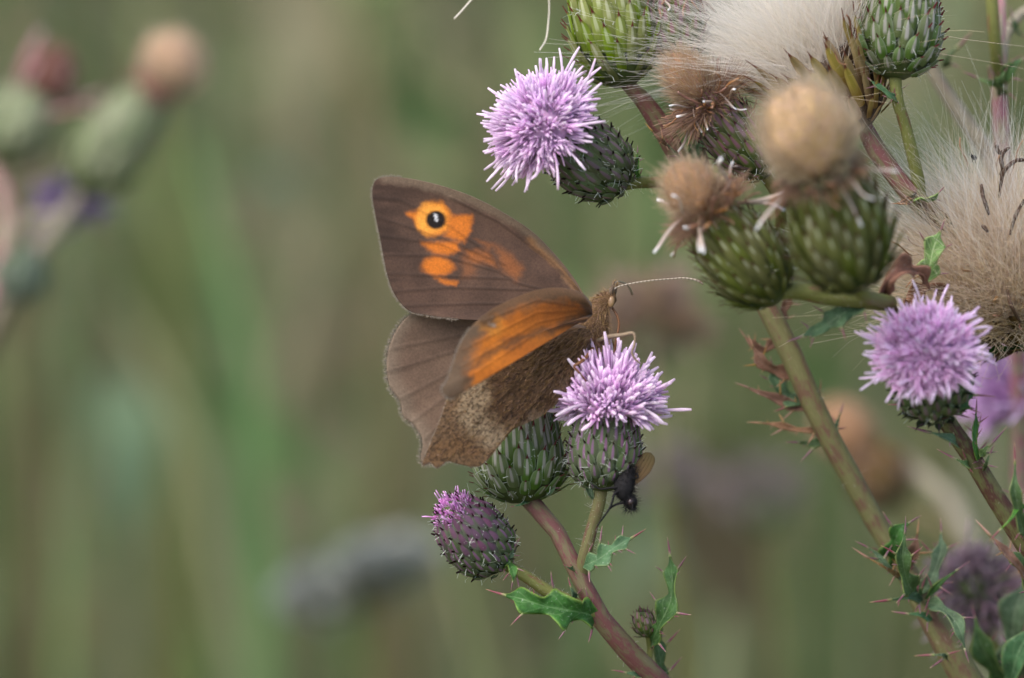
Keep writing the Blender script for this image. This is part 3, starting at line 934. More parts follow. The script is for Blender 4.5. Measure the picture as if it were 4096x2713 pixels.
# ------------------------------------------------------------------ the tall thistle behind: lilac flower, green head, brown tufts
def build_thistle_b():
    r = thing('thistle_plant', 'tall thistle with the fully open lilac flower and dry orange-edged leaves down its stem', 'thistle',
              ground_root(4020, 3000, 16, (40, 25)))
    stem(r, [(2505, 335, 4), (2570, 400, 5), (2640, 500, 6), (2730, 660, 7), (2840, 820, 9), (2990, 1090, 11), (3040, 1180, 12)], [26, 36, 42, 38, 30, 30, 28], S_RED, 'stalk', fuzz=120)
    stem(r, [(2990, 1090, 12), (3075, 1240, 12), (3170, 1430, 12), (3280, 1680, 12),
             (3400, 1900, 13), (3520, 2120, 14), (3600, 2240, 14), (3690, 2400, 13), (3790, 2580, 13), (4020, 3000, 16)],
         [34, 42, 44, 43, 43, 40, 42, 50, 58, 62], S_MIX, ground=(40, 25), fuzz=300)
    stem(r, [(2490, 735, 4), (2540, 730, 5), (2610, 730, 7), (2720, 730, 8), (2840, 830, 9)], [30, 26, 24, 24, 24], S_OLIVE, 'stalk', fuzz=60)
    h = head(r, 'flower_head', (2492, 738, 5), (2172, 500, -2), 141, 'urn', 130, B_DARK, True, 14.5, (.17, .3), (.02, .8), 2, label='fully open lilac flower head, its florets spread like a pompom', down=500)
    florets(h, FL_LILAC, 280, 5.4, 104, .1, 1.0, spread=.6, power=.6, lenvar=.12, outer=.14, dome=.5)
    h = head(r, 'flower_head', (2500, 345, 4), (2395, -160, 5), 158, 'bell', 120, B_BRIGHT, False, 17, (.24, .58), (.02, .74), 0, label='bright green faded head with upright striped bracts', down=200)
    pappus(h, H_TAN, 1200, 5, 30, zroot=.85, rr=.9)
    rods(h, FL_WHITE, 6, 3.5, 70, 120)
    # brown tufted head
    h = head(r, 'flower_head', (3068, 704, 3), (2828, 408, .5), 110, 'long', 110, B_MAUVE, False, 14, (.22, .46), (.02, .8), 4, label='slim mauve-olive head with a tan pappus tuft and withered florets', down=500)
    pappus(h, H_TAN, 4200, 5.2, 46, .05, .98, .8, CORE_TAN, (2.35, 3.3), 1.32, .1, shag=.3)
    pappus(h, H_BROWN, 1600, 4.2, 96, .06, .96, .9, None, name='withered_pappus', power=.25)
    rods(h, FL_BROWN, 34, 3.6, 50, 125, (.95, 1.1), .3, .8)
    rods(h, FL_WHITE, 16, 3.9, 60, 135, (.95, 1.12), .3, .8)
    stem(r, [(3060, 694, 3), (3110, 790, 7), (3120, 900, 10), (3060, 1010, 12), (3010, 1120, 12)], [26, 24, 24, 24, 24], S_OLIVE, 'stalk')
    # purple withered head above it
    h = head(r, 'flower_head', (2725, 262, 5), (2690, -80, 5), 104, 'long', 84, B_MAUVE, False, 12, (.22, .42), (.02, .82), 4, label='purplish head with drooping withered florets at the top', down=300)
    pappus(h, H_BROWN, 900, 4, 40, zroot=.9, rr=.9)
    rods(h, FL_BROWN, 30, 3.6, 100, 165, (.84, 1.0), .3, .8, 1.0)
    rods(h, FL_WHITE, 12, 3.9, 110, 165, (.8, 1.0), .3, .8, 1.05)
    stem(r, [(2722, 255, 5), (2750, 400, 8), (2790, 560, 9), (2850, 760, 9), (2900, 900, 10)], [22, 22, 22, 20, 20], S_RED, 'stalk')
    for pts in ([(2395, -120, 4), (2200, -160, 0), (2000, -90, -4), (1890, -5, -6), (1850, 40, -6), (1816, 76, -6)], [(2395, -100, 6), (2280, -120, 8), (2205, -60, 10), (2196, 60, 10), (2186, 150, 9), (2160, 200, 6)]):
        A = spline([P(*p) for p in pts], 40)
        v, f, u = tube(A, np.linspace(.05, .09, 40), 5)
        part(r, 'stray_hair', v, f, H_WHITE, np.stack([u[:, 0] * 0 + .5, u[:, 1] * 0 + .5], 1))
    # leaves
    leaf(r, [(2560, 735, 6), (2548, 690, 4), (2545, 650, 4), (2550, 610, 4)], 20, 2, L_BRIGHT, 40, seed=20, tip=1.0)
    leaf(r, [(2740, 640, 8), (2790, 600, 8), (2800, 540, 9), (2780, 480, 9)], 42, 2, L_BLUE, 40, seed=21)
    leaf(r, [(2680, 590, 6), (2640, 560, 4), (2605, 520, 4)], 10, 1, L_DRY, 60, SP_TAN, seed=22, tip=.9)
    leaf(r, [(2730, 650, 6), (2690, 600, 5), (2665, 572, 5)], 9, 1, L_BLUE, 50, seed=23, tip=.8)
    for k, (pts, w, lob, mt, spn) in enumerate([
            ([(3130, 1320, 13), (3060, 1400, 14), (3000, 1370, 13), (2975, 1340, 13)], 30, 2, L_DRY, 46),
            ([(3200, 1500, 13), (3130, 1490, 13), (3050, 1450, 12), (3010, 1380, 12)], 40, 2, L_DRY, 60),
            ([(3230, 1620, 13), (3140, 1580, 13), (3100, 1520, 13), (3090, 1470, 13)], 46, 2, L_BLUE, 60),
            ([(3250, 1640, 13), (3170, 1620, 13), (3060, 1580, 12), (2990, 1550, 12)], 30, 1, L_DRY, 70),
            ([(3290, 1720, 13), (3200, 1720, 13), (3110, 1700, 13), (3040, 1692, 13)], 22, 2, L_DRY, 70),
            ([(3310, 1770, 13), (3250, 1775, 14), (3190, 1770, 13)], 24, 1, L_GREEN, 80),
            ([(3330, 1740, 13), (3350, 1690, 14), (3362, 1650, 14)], 10, 1, L_BLUE, 60),
            ([(3220, 1560, 13), (3270, 1600, 14), (3280, 1560, 14)], 10, 1, L_DRY, 60),
            ([(3120, 1300, 13), (3140, 1230, 14), (3170, 1180, 14)], 32, 2, L_DRY, 50),
            ([(3600, 2260, 15), (3575, 2200, 11), (3600, 2120, 9), (3640, 2090, 9)], 62, 3, L_GREEN, 70),
            ([(3680, 2400, 12), (3630, 2330, 7), (3610, 2230, 5), (3620, 2130, 5)], 58, 3, L_GREEN, 80),
            ([(3620, 2300, 14), (3660, 2200, 11), (3670, 2130, 11)], 34, 2, L_DRY, 70),
            ([(3640, 2320, 13), (3560, 2280, 9), (3500, 2210, 9), (3470, 2190, 9)], 22, 2, L_BLUE, 70),
            ([(3640, 2330, 13), (3540, 2270, 8), (3470, 2230, 8)], 12, 1, L_DRY, 90),
            ([(3690, 2400, 12), (3630, 2390, 8), (3560, 2400, 7)], 26, 1, L_BLUE, 110),
            ([(3730, 2480, 12), (3680, 2460, 9), (3630, 2455, 9)], 20, 1, L_BLUE, 80),
            ([(3700, 2410, 12), (3760, 2430, 9), (3830, 2500, 7), (3860, 2600, 7)], 44, 2, L_BLUE, 70),
            ([(3680, 2380, 12), (3720, 2320, 11), (3760, 2220, 12), (3765, 2130, 13)], 44, 2, L_BLUE, 80),
            ([(3700, 2400, 12), (3760, 2330, 10), (3830, 2280, 10)], 16, 1, L_GREEN, 80),
            ([(3790, 2640, 12), (3770, 2620, 9), (3730, 2620, 9)], 14, 1, L_BLUE, 90)]):
        leaf(r, pts, w, lob, mt, spn, SP_TAN if mt is L_DRY else SP_PINK, seed=30 + k, tip=1.0, facing=(.2 * (-1) ** k, -.8, .4))


# ------------------------------------------------------------------ the front thistle: cream ball, tufted head, right-hand flower
def build_thistle_d():
    r = thing('thistle_plant', 'thistle carrying the round cream pappus ball, a brown-tufted olive head and a pink flower', 'thistle',
              ground_root(4380, 2600, 4, (40, 40)))
    stem(r, [(3545, 1195, -8), (3610, 1330, -3), (3680, 1500, -3), (3745, 1625, -4), (3810, 1720, -3), (3900, 1850, -2), (4000, 2020, -1), (4110, 2190, 0), (4380, 2600, 4)],
         [24, 26, 30, 36, 38, 40, 42, 44, 48], S_BROWN, ground=(40, 40), fuzz=200)
    stem(r, [(3090, 1175, -13), (3190, 1165, -12), (3300, 1185, -11), (3420, 1195, -10), (3560, 1215, -8)], [26, 34, 36, 37, 32], S_OLIVE, 'stalk', fuzz=100)
    stem(r, [(3415, 1130, -22), (3450, 1175, -20), (3500, 1195, -14), (3560, 1210, -8)], [34, 30, 28, 28], S_OLIVE, 'stalk')
    # brown-tufted head
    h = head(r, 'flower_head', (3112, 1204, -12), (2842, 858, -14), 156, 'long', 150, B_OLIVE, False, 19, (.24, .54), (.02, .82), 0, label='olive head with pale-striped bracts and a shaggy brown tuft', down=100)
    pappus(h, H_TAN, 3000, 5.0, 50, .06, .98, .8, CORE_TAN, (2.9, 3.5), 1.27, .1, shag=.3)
    pappus(h, H_BROWN, 1800, 3.4, 88, .07, 1.0, .9, None, name='withered_pappus', power=.25)
    rods(h, FL_BROWN, 22, 3.2, 60, 120, (.98, 1.12), .3, .9)
    rods(h, FL_WHITE, 17, 5.4, 45, 150, (.95, 1.15), .22, .9)
    # cream ball head
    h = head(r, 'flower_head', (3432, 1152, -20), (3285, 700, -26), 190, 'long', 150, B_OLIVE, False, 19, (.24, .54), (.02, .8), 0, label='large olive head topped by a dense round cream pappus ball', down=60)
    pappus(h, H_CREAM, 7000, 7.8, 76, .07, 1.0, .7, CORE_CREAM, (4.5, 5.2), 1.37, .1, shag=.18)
    rods(h, FL_BROWN, 26, 3.2, 70, 140, (.98, 1.1), .3, .9)
    rods(h, FL_WHITE, 4, 5.6, 105, 150, (.98, 1.1), .2, .6)
    pappus(h, H_BROWN, 1400, 2.6, 105, .07, 1.02, 1.0, None, name='withered_pappus', power=.2)
    # pink flower facing the viewer
    h = head(r, 'flower_head', (3748, 1618, -3), (3702, 1405, -12), 146, 'urn', 110, B_DARK, True, 14.5, (.2, .36), (.02, .78), 5, label='rounded pink flower head below the dry seed fluff', down=200)
    florets(h, FL_PINK, 290, 4.5, 96, .08, .98, spread=.66, power=.6, lenvar=.12, outer=.14, dome=.5)
    # leaves
    leaf(r, [(3470, 1200, -9), (3380, 1250, -10), (3290, 1310, -10), (3210, 1345, -9)], 70, 3, L_BLUE, 75, facing=(-.2, -.7, .6), seed=60, fold=.15, env=(.25, .7))
    leaf(r, [(3700, 1130, -3), (3720, 1060, -4), (3735, 990, -4), (3762, 925, -4)], 66, 2, L_BRIGHT, 60, facing=(-.1, -.95, .1), seed=61, fold=.15, tip=1.2)
    leaf(r, [(3735, 1640, -4), (3790, 1610, -7), (3850, 1580, -8), (3900, 1580, -8)], 80, 2, L_BLUE, 78, facing=(.1, -.97, .2), seed=62, fold=.1, env=(.5, .85), tip=1.3)
    leaf(r, [(3740, 1630, -4), (3690, 1620, -6), (3640, 1615, -6), (3600, 1618, -6)], 22, 2, L_BLUE, 50, facing=(.1, -.8, -.4), seed=63)
    leaf(r, [(3860, 1810, -2), (3810, 1760, -4), (3760, 1740, -5), (3720, 1730, -5)], 26, 1, L_BLUE, 60, seed=64, tip=1.9)
    leaf(r, [(3880, 1870, -2), (3850, 1850, -4), (3820, 1835, -4)], 22, 1, L_BRIGHT, 60, seed=65, tip=1.7)
    leaf(r, [(3920, 1860, -2), (3900, 1790, -4), (3900, 1720, -4), (3905, 1640, -4)], 20, 2, L_GREEN, 66, seed=66, tip=1.0)
    leaf(r, [(3920, 1830, -2), (3940, 1800, -4), (3960, 1780, -4)], 20, 1, L_BRIGHT, 60, seed=67, tip=2.0)
    leaf(r, [(3930, 1890, -2), (3945, 1850, -4), (3960, 1815, -4)], 12, 1, L_GREEN, 60, seed=68, tip=1.0)
    leaf(r, [(3900, 1760, -2), (3910, 1720, -4), (3918, 1690, -4)], 10, 1, L_GREEN, 50, seed=69, tip=1.0)
    leaf(r, [(4100, 2170, 0), (4080, 2080, -6), (4060, 1960, -8), (4060, 1850, -8)], 40, 3, L_GREEN, 70, seed=70, tip=1.4)
    leaf(r, [(4110, 2180, 0), (4080, 2020, -6), (4040, 2080, -8), (4000, 2120, -8)], 18, 1, L_BRIGHT, 60, seed=71, tip=1.3)
    leaf(r, [(4130, 2350, 0), (4070, 2260, -5), (4000, 2180, -6), (3960, 2140, -6)], 30, 2, L_DRY, 60, SP_TAN, seed=72, tip=1.7)
    leaf(r, [(4150, 2400, 0), (4080, 2260, -3), (4010, 2200, -4)], 50, 2, L_GREEN, 60, seed=73)
    # withered leaf curled at the fork
    leaf(r, [(3530, 1200, -8), (3560, 1120, -10), (3620, 1080, -9), (3690, 1110, -6), (3720, 1160, -5)], 52, 3, mat_leaf('leaf_withered_brown', (124, 88, 60), (90, 62, 44), (150, 112, 80)), 20, SP_TAN, seed=74, fold=.7, wave=.5)
    leaf(r, [(3620, 1260, -4), (3660, 1180, -2), (3720, 1150, -2), (3790, 1190, -1)], 46, 3, bpy.data.materials['leaf_withered_brown'], 20, SP_TAN, seed=75, fold=.6, wave=.5)


# ------------------------------------------------------------------ the seeding thistle at the upper right
def plume(h, mat, n, spread, lens, width, aim, zroot=.85, curl=.25, rr=.8, name='seed_plume', wob=.03, power=.6):
    """long loose seed hairs leaving a burst head towards aim (world direction)"""
    R = np.array(h['ax'])
    d0 = nrm(R @ nrm(aim))
    X, Y, Z = basis(d0)
    th = np.radians(spread) * RNG.random(n) ** power
    a = RNG.uniform(0, 2 * math.pi, n)
    d = (np.sin(th) * np.cos(a))[:, None] * X + (np.sin(th) * np.sin(a))[:, None] * Y + np.cos(th)[:, None] * Z
    q = np.sqrt(RNG.random(n)) * h['rt'] * rr
    a2 = RNG.uniform(0, 2 * math.pi, n)
    roots = np.stack([q * np.cos(a2), q * np.sin(a2), h['L'] * (zroot + RNG.uniform(-.1, .15, n))], -1)
    outw = nrm(d - Z * (d @ Z)[:, None] + 1e-6)
    c = outw * RNG.normal(curl, .2, (n, 1)) + RNG.normal(0, .12, (n, 3))
    v, f, u = hairs(roots, d, RNG.uniform(*lens, n), width, c, 7, .35, wob)
    return link(name, make_mesh(name, v, f, mat, u), h['o'], None, None, 'stuff')


def build_thistle_c():
    r = thing('thistle_plant', 'thistle gone to seed with burst white plumes, tan bracts and one green head', 'thistle',
              ground_root(4420, 1700, 25, (60, 60)))
    stem(r, [(3640, 775, 3), (3760, 880, 6), (3900, 1040, 10), (4010, 1230, 12), (4110, 1350, 14), (4420, 1700, 25)], [40, 42, 44, 46, 46, 50], S_BROWN, ground=(60, 60))
    stem(r, [(3440, 470, 4), (3500, 590, 3), (3570, 690, 3), (3645, 785, 3)], [30, 38, 38, 38], S_RED, 'stalk', fuzz=220)
    stem(r, [(3580, 308, 0), (3590, 400, 0), (3620, 500, 1), (3650, 620, 2), (3672, 720, 3), (3680, 800, 4)], [26, 25, 25, 26, 27, 27], S_OLIVE, 'stalk', fuzz=300)
    h = head(r, 'flower_head', (3578, 314, 0), (3622, -130, 1), 152, 'bell', 120, B_PALE, True, 14.5, (.2, .42), (.02, .78), 1, label='neat green head with mauve-keeled bracts on an olive stalk', down=500)
    pappus(h, H_TAN, 900, 5, 30, zroot=.9, rr=.9)
    # burst seed head, tan bracts
    h = head(r, 'seed_head', (3440, 520, 5), (3245, 230, 3), 215, 'cup', 120, B_TAN, False, 27, (.4, .8), (.05, .66), 9, CORE_D, label='burst seed head with tan bracts and a fan of white hairs')
    plume(h, H_WHITE, 5200, 54, (9, 19), .05, P(3020, -200, 6) - P(3300, 260, 4), .8, .2, .9)
    plume(h, H_WHITE, 500, 26, (9, 16), .06, P(3380, -200, 2) - P(3300, 260, 2), .8, .15, .5, power=.8)
    plume(h, H_PLUME, 120, 50, (7, 13), .05, P(3500, -100, 0) - P(3300, 260, 2), .8, .5, .9)
    rods(h, FL_BROWN, 14, 3.2, 40, 120, (.9, 1.2), .3, .7)
    # lower fluffy seed head
    h = head(r, 'seed_head', (4110, 1340, 12), (4030, 1150, 6), 150, 'cup', 60, B_BROWN, False, 15, (.5, .9), (.05, .62), 14, CORE_D, label='burst seed head spilling dense beige fluff over brown bracts')
    plume(h, H_PLUME, 9000, 60, (7, 15), .06, P(3840, 700, 2) - P(4040, 1180, 6), .8, .15, 1.2, 'seed_plume', .05)
    plume(h, H_WHITE, 2600, 60, (12, 18.5), .05, P(3960, 560, 8) - P(4040, 1180, 6), .8, .2, 1.2)
    plume(h, H_PLUME, 1600, 80, (3, 6), .07, P(3900, 1000, -3) - P(4040, 1180, 4), .9, .4, 1.3, 'seed_plume', .12)
    rods(h, FL_BROWN, 26, 4.0, 10, 80, (1.2, 2.6), .3, .5, 1.6)
    for pts in ([(3925, 740, 0), (3932, 785, -1), (3945, 825, -1), (3956, 858, 0)], [(4020, 600, 2), (4004, 640, 1), (4010, 670, 1), (4002, 700, 2)],
                [(4110, 640, 1), (4060, 645, 0), (4020, 680, 0), (4002, 740, 1), (3996, 790, 2)], [(3930, 905, -2), (3942, 915, -3), (3952, 930, -3)], [(3985, 580, 2), (3998, 612, 2), (4040, 590, 2)],
                [(4096, 800, -2), (4060, 870, -3), (4040, 940, -3)], [(4030, 1160, -4), (4045, 1220, -6), (4080, 1290, -5)]):
        A = spline([P(*p) for p in pts], 24)
        v, f, u = tube(A, .12 + .1 * np.sin(np.linspace(.4, 3, 24)) + RNG.normal(0, .015, 24), 6)
        part(r, 'withered_floret', v, f, CORE_D, u)
    # small leaves
    leaf(r, [(3665, 790, 3), (3700, 795, 1), (3740, 785, 0), (3755, 770, 0)], 34, 2, L_BRIGHT, 44, facing=(.1, -.8, -.5), seed=80, tip=1.2)
    leaf(r, [(3640, 790, 2), (3610, 812, 0), (3575, 815, 0)], 16, 2, L_DRY, 20, SP_TAN, seed=81, fold=.6)
    leaf(r, [(3595, 400, 0), (3560, 380, -1), (3525, 355, -1), (3480, 320, -1)], 20, 2, L_BLUE, 44, seed=82, tip=1.3)
    leaf(r, [(3595, 405, 0), (3570, 395, -1), (3545, 388, -1)], 12, 1, L_BLUE, 30, seed=83, tip=1.0)
    leaf(r, [(4110, 1330, 12), (4060, 1290, 13), (3990, 1290, 14), (3930, 1330, 15)], 60, 2, L_GREEN, 50, seed=84, facing=(-.2, -.8, .5))
    leaf(r, [(4180, 1420, 10), (4080, 1400, 8), (4000, 1400, 7), (3930, 1440, 6)], 40, 3, L_DARK, 40, seed=85, facing=(0, -.4, .9))
    # far pair of pinkish stems with spiny nodes
    r2 = thing('thistle_plant', 'pale pink thistle stems with green spiny nodes behind the seed heads', 'thistle', ground_root(4050, 1000, 40, (20, 60)))
    stem(r2, [(3995, -80, 22), (3992, 120, 22), (3998, 320, 22), (4002, 480, 23), (4010, 640, 26), (4050, 1000, 40)], [30, 30, 32, 34, 34, 34], S_PINK, ground=(20, 60))
    stem(r2, [(3962, -80, 18), (3974, 100, 18), (3985, 220, 19), (3995, 330, 21)], [26, 26, 26, 24], S_OLIVE, 'stalk')
    stem(r2, [(3690, 200, 28), (3740, 300, 28), (3800, 400, 28), (3870, 500, 28), (3940, 600, 28), (4030, 800, 34)], [24, 28, 30, 32, 34, 36], S_PALE, 'stalk')
    stem(r2, [(4150, 20, 30), (4080, 60, 30), (4030, 130, 28), (4005, 260, 24)], [20, 20, 20, 20], S_PALE, 'stalk')
    leaf(r2, [(3995, 370, 21), (4010, 320, 18), (4040, 280, 17), (4090, 240, 17)], 44, 2, L_GREEN, 70, seed=90, tip=1.2)
    leaf(r2, [(3995, 360, 21), (3950, 330, 17), (3910, 312, 17)], 30, 1, L_BRIGHT, 70, seed=91, tip=1.2)
    leaf(r2, [(3990, 380, 21), (4000, 320, 16), (4020, 285, 16)], 40, 1, L_GREEN, 60, seed=92, tip=.6)
    leaf(r2, [(4010, 270, 22), (4060, 250, 18), (4120, 225, 18)], 18, 1, L_PALE_() , 60, seed=93, tip=1.0)
    leaf(r2, [(3770, 270, 28), (3790, 230, 25), (3830, 190, 25)], 24, 1, L_GREEN, 90, seed=94, tip=1.2)
    leaf(r2, [(4080, 140, 28), (4060, 110, 25), (4050, 70, 25)], 26, 2, L_GREEN, 50, seed=95)


def L_PALE_():
    return L_BLUE


# ------------------------------------------------------------------ out-of-focus thistles
def build_far_thistles():
    g = 'out-of-focus thistles'
    r = thing('thistle_plant', 'blurred thistle with a peach pappus tuft on a pale green head and violet florets below', 'thistle', ground_root(-420, 2100, 190, (-30, 60)))
    D = 145
    stem(r, [(330, 760, D), (250, 880, D), (130, 1040, D), (-60, 1400, D + 10), (-420, 2100, D + 40)], [26, 30, 34, 40, 46], S_PALE, ground=(-30, 60))
    h = head(r, 'flower_head', (318, 770, D), (585, 400, D), 132, 'long', 60, B_FAR, False, 11, (.25, .45), (.02, .8), 4, label='pale green blurred head with a peach tuft')
    pappus(h, H_CREAM, 1500, 4.6, 70, .1, 1.0, .7, mat_plain('pappus_core_peach', lin(156, 128, 104), .9, 1200, .2), (4.2, 4.0), 1.4, .1, power=.6)
    pappus(h, H_BROWN, 500, 4, 120, .12, .95, 1.0, mat_plain('withered_ring', lin(110, 78, 68), .9, 1200, .3), (3.2, 2.6), 1.12, name='withered_pappus', power=.2)
    h = head(r, 'flower_head', (-20, 640, D), (160, 360, D), 140, 'long', 60, B_FAR, False, 11, (.25, .45), (.02, .8), 4, label='pale head with a dark withered side and pink rim')
    pappus(h, H_BROWN, 900, 5.5, 70, .12, 1.0, .8, mat_plain('withered_core_dark', lin(96, 64, 56), .9, 1200, .3), (3.6, 4.6), 1.15, name='withered_pappus')
    rods(h, mat_floret('floret_dull_pink', (170, 120, 120), (196, 150, 152), (200, 164, 164)), 12, 7, 5, 60, (.7, 1.0), .1, 1.3)
    stem(r, [(-60, 620, D), (20, 800, D), (10, 1000, D), (-80, 1300, D), (-160, 1500, D + 20)], [30, 34, 34, 36, 36], S_PINK, 'stalk')
    h = head(r, 'flower_head', (300, 900, D + 8), (255, 780, D + 8), 45, 'urn', 40, B_DARK, True, 10, label='small half-hidden violet flower head')
    florets(h, FL_VIOLET, 60, 5.5, 115, .1, .35)
    h = head(r, 'flower_bud', (20, 1010, D), (130, 1190, D), 96, 'egg', 50, mat_bract('bract_blue_green', (96, 108, 92), (116, 126, 114), (80, 70, 80)), True, 10, (.25, .35), (.02, .8), label='round blue-green bud hanging low')
    stem(r, [(20, 1010, D), (60, 940, D), (120, 880, D), (250, 870, D)], [22, 22, 24, 24], S_PALE, 'stalk')
    # behind the right-hand stems
    r = thing('thistle_plant', 'blurred thistle with an orange-brown tuft above a dark head and grey stalk', 'thistle', ground_root(4350, 2600, 110, (60, 60)))
    D = 150
    h = head(r, 'flower_head', (3600, 2010, D), (3440, 1800, D), 120, 'long', 60, B_BROWN, False, 11, (.25, .45), (.02, .8), 4, label='dark brown blurred head with an orange-brown tuft')
    pappus(h, H_TAN, 1500, 5.5, 70, .1, 1.0, .7, mat_plain('pappus_core_orange', lin(132, 100, 74), .9, 1200, .2), (3.6, 4.6), 1.35, .1, power=.6)
    stem(r, [(3590, 2000, D), (3720, 2080, D), (3850, 2200, D), (4000, 2350, D + 10), (4350, 2600, D + 40)], [26, 28, 30, 32, 36], S_MIX, ground=(60, 60))
    stem(r, [(3560, 1790, D + 20), (3660, 1880, D + 20), (3800, 2010, D + 15), (3880, 2200, D + 10)], [24, 30, 34, 36], S_PALE, 'stalk')
    r = thing('thistle_plant', 'blurred thistle with a dull mauve drooping flower above broad green leaves', 'thistle', ground_root(4200, 3000, 80, (20, 40)))
    D = 45
    h = head(r, 'flower_head', (3960, 2520, D), (3885, 2330, D - 4), 80, 'urn', 50, B_DARK, True, 10, label='dull mauve withering flower head')
    florets(h, FL_MAUVE, 80, 6, 125, .16, .8)
    stem(r, [(3955, 2510, D), (4000, 2640, D), (4060, 2780, D + 10), (4200, 3000, D + 35)], [26, 28, 30, 34], S_OLIVE, ground=(20, 40))
    for k, (pts, w) in enumerate([([(4120, 2800, 30), (4060, 2620, 24), (4060, 2450, 22), (4120, 2300, 22)], 110), ([(4100, 2850, 30), (3980, 2680, 20), (3920, 2560, 18), (3900, 2470, 18)], 90),
                                  ([(4080, 2900, 30), (4050, 2700, 14), (4100, 2560, 12), (4180, 2480, 12)], 100)]):
        leaf(r, pts, w, 3, L_BLUE if k != 1 else L_GREEN, 50, seed=120 + k, facing=(-.3, -.8, .4))
    r = thing('thistle_plant', 'blurred thistle with a bright pink-violet flower past the dark curled leaf', 'thistle', ground_root(4300, 2300, 90, (20, 50)))
    D = 60
    h = head(r, 'flower_head', (4180, 1760, D), (4110, 1560, D), 90, 'urn', 50, B_FAR, True, 10, label='bright pink-violet blurred flower head')
    florets(h, mat_floret('floret_far_pink', (150, 90, 160), (200, 160, 210), (214, 184, 222)), 120, 8, 110, .14, .85)
    stem(r, [(4180, 1750, D), (4150, 1900, D), (4100, 2050, D), (4150, 2200, D), (4300, 2300, D + 25)], [22, 24, 28, 30, 32], S_PALE, ground=(20, 50))
    # small far ones
    for k, (a, b, dep, R, fm, lab) in enumerate([
            ((2600, 1480), (2590, 1280), 170, 95, FL_BROWN, 'faint beige-pink flower smudge behind the lilac flower'),
            ((2660, 2060), (2640, 1900), 260, 80, FL_MAUVE, 'faint mauve flower smudge beyond the small fly'),
            ((3060, 2120), (3030, 1960), 280, 85, FL_MAUVE, 'faint grey-mauve flower smudge left of the spiny stem'.replace(' left of', ' near'))]):
        r = thing('thistle_plant', lab, 'thistle', ground_root(a[0] + 60, a[1] + 500, dep, (20, 40)), g)
        h = head(r, 'flower_head', (*a, dep), (*b, dep), R, 'urn', 40, B_FAR, True, 10)
        florets(h, mat_floret('floret_far_grey', (104, 94, 90), (136, 126, 124), (142, 132, 130)) if k else mat_floret('floret_far_beige', (120, 98, 80), (150, 126, 108), (154, 132, 114)), 90, 9 if k == 0 else 7, 110, .14, .8)
        stem(r, [(*a, dep), (a[0] + 20, a[1] + 200, dep), (a[0] + 60, a[1] + 500, dep)], [10, 11, 12], S_OLIVE, ground=(20, 40))
    # pale umbel low on the left
    r = thing('white_flower', 'pale whitish flower cluster blurred low in the meadow', 'flower', ground_root(1520, 2900, 300, (0, 60)))
    D = 290
    stem(r, [(1460, 2380, D), (1480, 2560, D), (1520, 2900, D)], [14, 16, 18], S_OLIVE, ground=(0, 60))
    mt = mat_plain('umbel_white', lin(146, 150, 144), .8, 600, .15, .2)
    rng = np.random.default_rng(5)
    for k in range(34):
        a, q = rng.uniform(0, 6.28), math.sqrt(rng.random())
        px, py, dd = 1440 + 260 * q * math.cos(a), 2330 + 60 * q * math.sin(a) - .38 * 260 * q * math.cos(a), D + 24 * q * math.sin(a)
        c = P(px, py, dd)
        v, f, u = tube(spline([P(1462, 2400, D), P(px * .5 + 731, py * .5 + 1210, (dd + D) / 2), c], 6), .4, 5)
        o = part(r, 'ray', v, f, S_OLIVE, u)
        n = 40
        d = nrm(rng.normal(0, 1, (n, 3)) * (1, 1, .4) + (0, 0, .4))
        v, f, u = hairs(np.repeat(c[None], n, 0), d, rng.uniform(2.5, 5, n), 2.4, None, 2, .8)
        sub(o, r, 'petal', v, f, mt, u, None, 'stuff')


build_thistle_a()
build_thistle_b()
build_thistle_d()
build_thistle_c()
build_far_thistles()


# ------------------------------------------------------------------ the butterfly
def sd_poly(px, py, poly):
    poly = np.asarray(poly, float)
    d = np.full(px.shape, 1e18)
    inside = np.zeros(px.shape, bool)
    for i in range(len(poly)):
        a, b = poly[i], poly[(i + 1) % len(poly)]
        e = b - a
        wx, wy = px - a[0], py - a[1]
        t = np.clip((wx * e[0] + wy * e[1]) / (e @ e), 0, 1)
        d = np.minimum(d, (wx - e[0] * t) ** 2 + (wy - e[1] * t) ** 2)
        c = (a[1] > py) != (b[1] > py)
        xx = a[0] + (py - a[1]) * e[0] / (e[1] if abs(e[1]) > 1e-9 else 1e-9)
        inside ^= c & (px < xx)
    d = np.sqrt(d)
    return np.where(inside, -d, d)


def soft(d, w):
    t = np.clip(.5 - d / (2 * w), 0, 1)
    return t * t * (3 - 2 * t)


def line(px, py, pts):
    d = np.full(px.shape, 1e18)
    for a, b in zip(pts[:-1], pts[1:]):
        a, b = np.array(a, float), np.array(b, float)
        e = b - a
        t = np.clip(((px - a[0]) * e[0] + (py - a[1]) * e[1]) / (e @ e), 0, 1)
        d = np.minimum(d, np.hypot(px - a[0] - e[0] * t, py - a[1] - e[1] * t))
    return d


def ell(px, py, cx, cy, rx, ry):
    return (np.hypot((px - cx) / rx, (py - cy) / ry) - 1) * min(rx, ry)


def vnoise(px, py, cell, seed, stretch=(1, 1)):
    """smooth value noise on a pixel lattice"""
    g = np.random.default_rng(seed).random((260, 260))
    x, y = px / cell * stretch[0], py / cell * stretch[1]
    i, j = np.floor(x).astype(int), np.floor(y).astype(int)
    u, w = x - i, y - j
    u, w = u * u * (3 - 2 * u), w * w * (3 - 2 * w)
    q = lambda a, b: g[a % 260, b % 260]
    return (q(i, j) * (1 - u) + q(i + 1, j) * u) * (1 - w) + (q(i, j + 1) * (1 - u) + q(i + 1, j + 1) * u) * w


def over(c, m, col):
    return c * (1 - m[..., None]) + np.asarray(col) * m[..., None]


